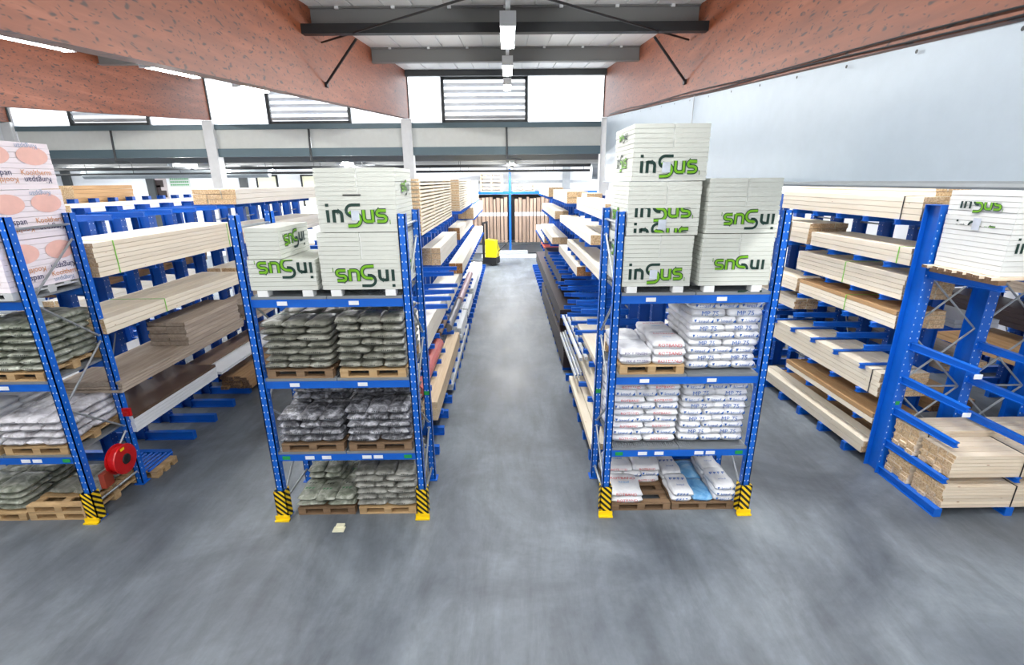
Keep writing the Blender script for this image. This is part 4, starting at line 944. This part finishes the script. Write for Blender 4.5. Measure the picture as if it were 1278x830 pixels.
# ---- row on the right, running away behind the right cantilever rack
D = Row('blue cantilever rack row on the right side of the picture', 6.56, 7.14, 9)
dx, de = 5.7, 6.44
D.support(-1, 7, 11, 1.86); D.support(-1, 7, 11, 1.55)
for (a, b, z) in ((7, 12, .8), (7, 12, 1.5), (7, 12, 2.2), (7, 12, 2.9)): D.support(1, a, b, z)
pile('top bundle of pale boards under the tarpaulin edge', dx, de, 6.76, 10.3, 3.8, 4.12, 4, 4, 'lumber', 'end_light', row=D, sg=-1, strap=(SK_, .1))
pile('loose boards lying on the top bundle under the tarpaulin', dx+.25, de, 6.9, 10.2, 4.125, 4.24, 3, 2, 'lumber', 'end_light')
pile('pale boards one arm below the top bundle, right row', dx, de, 6.76, 9.15, 3.18, 3.42, 3, 3, 'lumber', 'end_light', row=D, sg=-1, strap=(SG, .1))
pile('short strapped pack behind the right rack post, right row', dx, de, 9.22, 12.2, 3.18, 3.56, 3, 4, 'lumber', 'end_light', row=D, sg=-1, strap=(SK_, .2))
pile('green-strapped long bundle in the middle of the right row', dx, de, 6.76, 9.45, 2.68, 3.03, 3, 5, 'lumber', 'end_light', row=D, sg=-1, strap=(SG, .48))
pile('brownish bundle with green strap below the middle bundle, right row', dx, de, 6.76, 9.25, 2.24, 2.5, 3, 4, 'lumber', 'end_light', row=D, sg=-1, strap=(SG, .45), top='lumber_brown')
pile('short pack with bright end grain beside the right rack post', dx, de-.25, 9.3, 12.2, 2.24, 2.5, 3, 4, 'lumber', 'end_light', row=D, sg=-1)
pile('small dense pack with visible end grain, right row', dx+.05, de-.2, 9.35, 12.2, 1.86, 2.06, 4, 4, 'lumber', 'end_light', row=D, sg=-1)
pile('wide bundle with black strap in the lower right row', dx-.02, de, 6.76, 9.85, 1.14, 1.52, 4, 5, 'lumber', 'end_light', row=D, sg=-1, strap=(SK_, .06))
pile('brown-topped boards below the wide strapped bundle, right row', dx, de, 6.76, 9.25, .68, .84, 3, 2, 'lumber', 'end_light', row=D, sg=-1, top='lumber_brown')
pile('lowest pale boards along the right aisle', dx-.05, dx+.32, 6.76, 10.1, .15, .36, 2, 2, 'lumber', 'end_light')
pile('lowest brown boards beside the pale ones, right aisle', dx+.34, de, 6.76, 10.0, .15, .3, 2, 1, 'lumber_brown', 'end_brown')
pile('dark boards low on the far side of the right row', 6.72, 7.4, 6.9, 11.5, .8, 1.0, 3, 2, 'lumber_brown', 'end_brown', row=D, sg=1)
pile('mixed offcuts at mid height on the far side, right row', 6.72, 7.4, 6.9, 11.5, 1.5, 1.72, 3, 3, 'lumber_grey', 'end_light', row=D, sg=1, jit=.1)
pile('grey sheets high on the far side of the right row', 6.72, 7.4, 6.9, 11.5, 2.2, 2.32, 1, 2, 'sheet_grey', 'sheet_grey', row=D, sg=1, part='sheet', name='panel_stack', cat='panels')
pile('brown boards high on the far side of the right row', 6.72, 7.4, 6.9, 11.5, 2.9, 3.1, 3, 2, 'lumber_brown', 'end_brown', row=D, sg=1)
D.finish()
E_ = Row('blue cantilever rack row beyond the right edge rack', 10.9, 7.14, 7)
pile('brown boards high on the row beyond the right rack', 10.0, 10.7, 6.8, 11.0, 3.0, 3.3, 3, 4, 'lumber_brown', 'end_brown', row=E_, sg=-1)
pile('mixed grey boards at mid height beyond the right rack', 10.0, 10.7, 6.8, 11.0, 2.2, 2.5, 3, 4, 'lumber_grey', 'end_brown', row=E_, sg=-1, jit=.1)
pile('dark panels beyond the right rack', 10.0, 10.7, 6.8, 11.0, 1.5, 1.9, 1, 4, 'sheet_dark', 'sheet_dark', row=E_, sg=-1, part='panel', name='panel_stack', cat='panels')
pile('brown offcuts low beyond the right rack', 10.0, 10.7, 6.8, 11.0, .8, 1.2, 3, 4, 'lumber_brown', 'end_brown', row=E_, sg=-1, jit=.1)
E_.finish()

# ---- right cantilever rack facing the camera
yc4 = 6.58
Q = thing('cantilever_rack', 'blue cantilever rack facing forward at the right picture edge', 'rack', (5.75, yc4, 0), 'blue cantilever timber racks')
cm = MB().box(-.075, .075, -.13, -.116, 0, 4.02).box(-.075, .075, .116, .13, 0, 4.02).box(-.01, .01, -.116, .116, 0, 4.02).box(-.075, .075, -.13, .13, 4.02, 4.03).mesh('column', 'blue_paint')
hm = MB()
for k in range(38):
    for xx in (-.05, .05): hm.box(xx-.006, xx+.006, -.1315, -.13, .2+k*.1-.01, .2+k*.1+.01)
hm = hm.mesh('slot_holes', 'hole_light')
ft = MB().box(-.05, .05, -1.17, -.13, 0, .012).box(-.012, .012, -1.17, -.13, .012, .11).box(-.05, .05, -1.17, -.13, .11, .125).box(-.05, .05, -1.17, -1.158, .012, .11).mesh('foot', 'blue_paint')
XS4 = (5.75, 6.72, 7.69, 8.66)
for i, xx in enumerate(XS4):
    c = put('column', cm, Q, (xx-5.75, 0, 0)); put('slot_holes', hm, c)['kind'] = 'stuff'; put('foot', ft, Q, (xx-5.75, 0, 0))
    for z in (.58, 1.12, 1.62, 2.14, 3.17): 
        a = put('arm', arm_mesh(1.02, 'Y', -1), Q, (xx-5.75, -.13, z))
        if z in (2.14, 1.62): MB().box(-.05, .05, -1.075, -1.065, -.13, -.07).build('tag_plate', 'label_white', Q, (xx-5.75, -.09, z))
    if i < 3:
        X = xx-5.75
        for (z0_, z1_) in ((.5, 1.4), (1.4, 2.3), (2.3, 3.2)):
            MB().bar((X, 0, z0_), (X+.97, 0, z1_), .015, 6).build('brace', 'galvanised', Q); MB().bar((X, .02, z1_), (X+.97, .02, z0_), .015, 6).build('brace', 'galvanised', Q)
        MB().bar((X, 0, 1.4), (X+.97, 0, 1.4), .015, 6).build('brace', 'galvanised', Q)
MB().box(-.03, .03, -.1325, -.131, 1.16, 1.22).build('number_plate', 'label_green', Q)
xe = 9.6; SB = ('strap_black', .1)
pile('front lower bundle of planed boards on the right rack feet', 5.76, xe, 5.43, 5.93, .125, .45, 4, 7, 'lumber_x', 'end_light', axis='X', strap=(SK_, .25), grp='board bundles on the forward rack')
pile('rear lower bundle of boards on the right rack feet', 5.74, xe, 5.97, 6.4, .125, .45, 3, 7, 'lumber_x', 'end_light', axis='X', grp='board bundles on the forward rack')
pile('front upper bundle of planed boards at the lower right', 5.78, xe, 5.45, 5.95, .58, .90, 4, 6, 'lumber_x', 'end_light', axis='X', strap=(SK_, .25), grp='board bundles on the forward rack')
pile('rear upper bundle of boards with black strap at right', 5.74, xe, 5.99, 6.4, .58, .97, 3, 7, 'lumber_x', 'end_light', axis='X', strap=(SK_, .04), grp='board bundles on the forward rack')
# slatted platform with the right insulation packs
pl = thing('slatted_platform', 'weathered slatted pallet under the right insulation packs', 'pallet', (5.66, 5.45, 3.17))
for k in range(8):
    yy = 5.47+.125*k; bx('slat', pl, 5.6+random.uniform(-.03, .03), 7.75, yy, yy+.085, 3.225, 3.26, 'lumber_x', 'end_brown', 'X')
for xx in (5.68, 6.4, 7.1): bx('bearer', pl, xx, xx+.1, 5.45, 6.4, 3.17, 3.225, 'pallet_dark')
for k, (a, b) in enumerate(((5.72, 6.6), (6.63, 7.55))):
    t = thing('insulation_pack', ('white insulation pack on the slatted platform at the right edge' if k == 0 else 'second white insulation pack on the slatted platform, cut by picture edge'), 'insulation pack', (a, 5.5, 3.26), 'white insulation board packs')
    n = 16; hh = .96/n
    for j in range(n): d = random.uniform(0, .008); bx('board', t, a+d, b, 5.5+d, 6.4, 3.26+j*hh+.004, 3.26+(j+1)*hh, 'foam_white')
    if k == 0:
        logo(t, (-.006, .45, .80), LEFT, .105, False, (-1.2, .3)); logo(t, (-.006, .45, .50), LEFT, .105, False, (.45, 1.4)); MB().box(-.008, -.006, .4, .5, .5, .64).build('paper_label', 'label_pale', t)
    logo(t, (.4, -.004, .62), FRONT, .115, False, (.4, 1.4)); logo(t, (.4, -.004, .33), FRONT, .115)

# ------------------------------------------------------------------ far end of the aisle
fr = thing('pallet_rack', 'blue rack across the far end of the aisle', 'rack', (.15, 29.0, 0))
for xx in (-2.5, .15, 2.8, 5.4):
    for yy in (29.0, 29.9): bx('post', fr, xx-.06, xx+.06, yy-.05, yy+.05, 0, 5.2 if abs(xx-.15) < .1 and yy < 29.5 else 3.9, 'blue_paint')
for (a, b) in ((-2.44, .09), (.21, 2.74), (2.86, 5.34)):
    for z in (3.65, .75):
        for yy in (29.0, 29.9): bx('shelf_beam', fr, a, b, yy-.04, yy+.04, z, z+.13, 'blue_paint' if z > 1 else 'steel_dark')
    bx('back_panel', fr, a, b, 29.93, 29.96, .9, 3.6, 'steel_black')
x = -2.35; k = 0
ORD24 = 'first second third fourth fifth sixth seventh eighth ninth tenth eleventh twelfth thirteenth fourteenth fifteenth sixteenth seventeenth eighteenth nineteenth twentieth twenty-first twenty-second twenty-third twenty-fourth twenty-fifth twenty-sixth twenty-seventh twenty-eighth'.split()
while x < 2.6:
    ww = random.uniform(.17, .25)
    if abs(x+ww/2-.15) > .2:
        b = thing('upright_board', 'brown upright board at the far aisle end, %s from the left' % ORD24[k], 'board', (x, 29.1, .88), 'upright boards at the far end, '+('left' if x < .15 else 'right'))
        h = random.uniform(2.45, 2.6); bx('panel', b, x, x+ww-.045, 29.1, 29.6, .88, .88+h, 'board_brown'); bx('band', b, x-.001, x+ww-.044, 29.095, 29.1, 2.4, 2.62, 'label_white'); k += 1
    x += ww
for (x0, n, nm) in ((-1.55, 5, 'tall'), (.3, 2, 'low')):
    z = 3.78
    for k in range(n): z = pallet('pale pallet in the %s stack on the far rack, %s of it' % (nm, ORD[k]), x0, x0+1.3, 29.0, 29.95, z, 'pallet_far', h=.2, th=.055)
for k, (x0, x1, z, m_) in enumerate(((-1.6, 2.6, .1, 'sheet_white'), (-1.2, 1.2, .32, 'sheet_grey'))):
    pile(('long white sheets on the floor under the far rack', 'shorter grey sheets lying on the far white sheets')[k], x0, x1, 28.75, 28.95, z-.1, z+.1, 1, 2, m_, m_, axis='X', part='sheet', name='panel_stack', cat='panels', grp='sheets under the far rack')
# pedestrian stacker truck
fk = thing('pallet_stacker', 'small yellow pallet stacker truck at the end of the aisle', 'stacker', (-.85, 26.3, 0)); fk.rotation_euler = (0, 0, 1.3)
m = MB(); m.v = [(-.32, -.3, .45), (.32, -.3, .45), (.32, .3, .45), (-.32, .3, .45), (-.3, -.34, .75), (.3, -.34, .75), (.32, .3, .75), (-.32, .3, .75), (-.26, -.22, 1.32), (.26, -.22, 1.32), (.3, .3, 1.38), (-.3, .3, 1.38)]
m.f = [(0, 3, 2, 1), (0, 1, 5, 4), (4, 5, 9, 8), (1, 2, 6, 5), (5, 6, 10, 9), (2, 3, 7, 6), (6, 7, 11, 10), (3, 0, 4, 7), (7, 4, 8, 11), (8, 9, 10, 11)]; m.mi = [0]*10
m.build('hood', 'stacker_yellow', fk)
MB().box(-.01, .01, -.345, -.3, .5, 1.3).build('hood_seam', 'steel_dark', fk)
MB().box(-.36, .36, -.32, .32, .1, .45).build('chassis', 'rubber_black', fk)
for sx in (-1, 1):
    MB().box(sx*.3-.05, sx*.3+.05, .34, .44, .1, 2.3).build('mast_rail', 'rubber_black', fk)
    MB().box(sx*.26-.08, sx*.26+.08, .44, 1.6, .08, .15).build('fork', 'steel_dark', fk)
    MB().bar((sx*.3-.05, -.1, .1), (sx*.3+.05, -.1, .1), .1, 14).build('wheel', 'rubber_black', fk)
MB().box(-.3, .3, .36, .42, 2.2, 2.3).box(-.3, .3, .36, .42, 1.2, 1.28).build('mast_bridge', 'rubber_black', fk)
MB().bar((0, -.3, .7), (.25, -.7, 1.1), .025, 8).bar((.1, -.72, 1.1), (.4, -.68, 1.1), .03, 8).build('tiller', 'rubber_black', fk)
print('objects', len(bpy.data.objects))
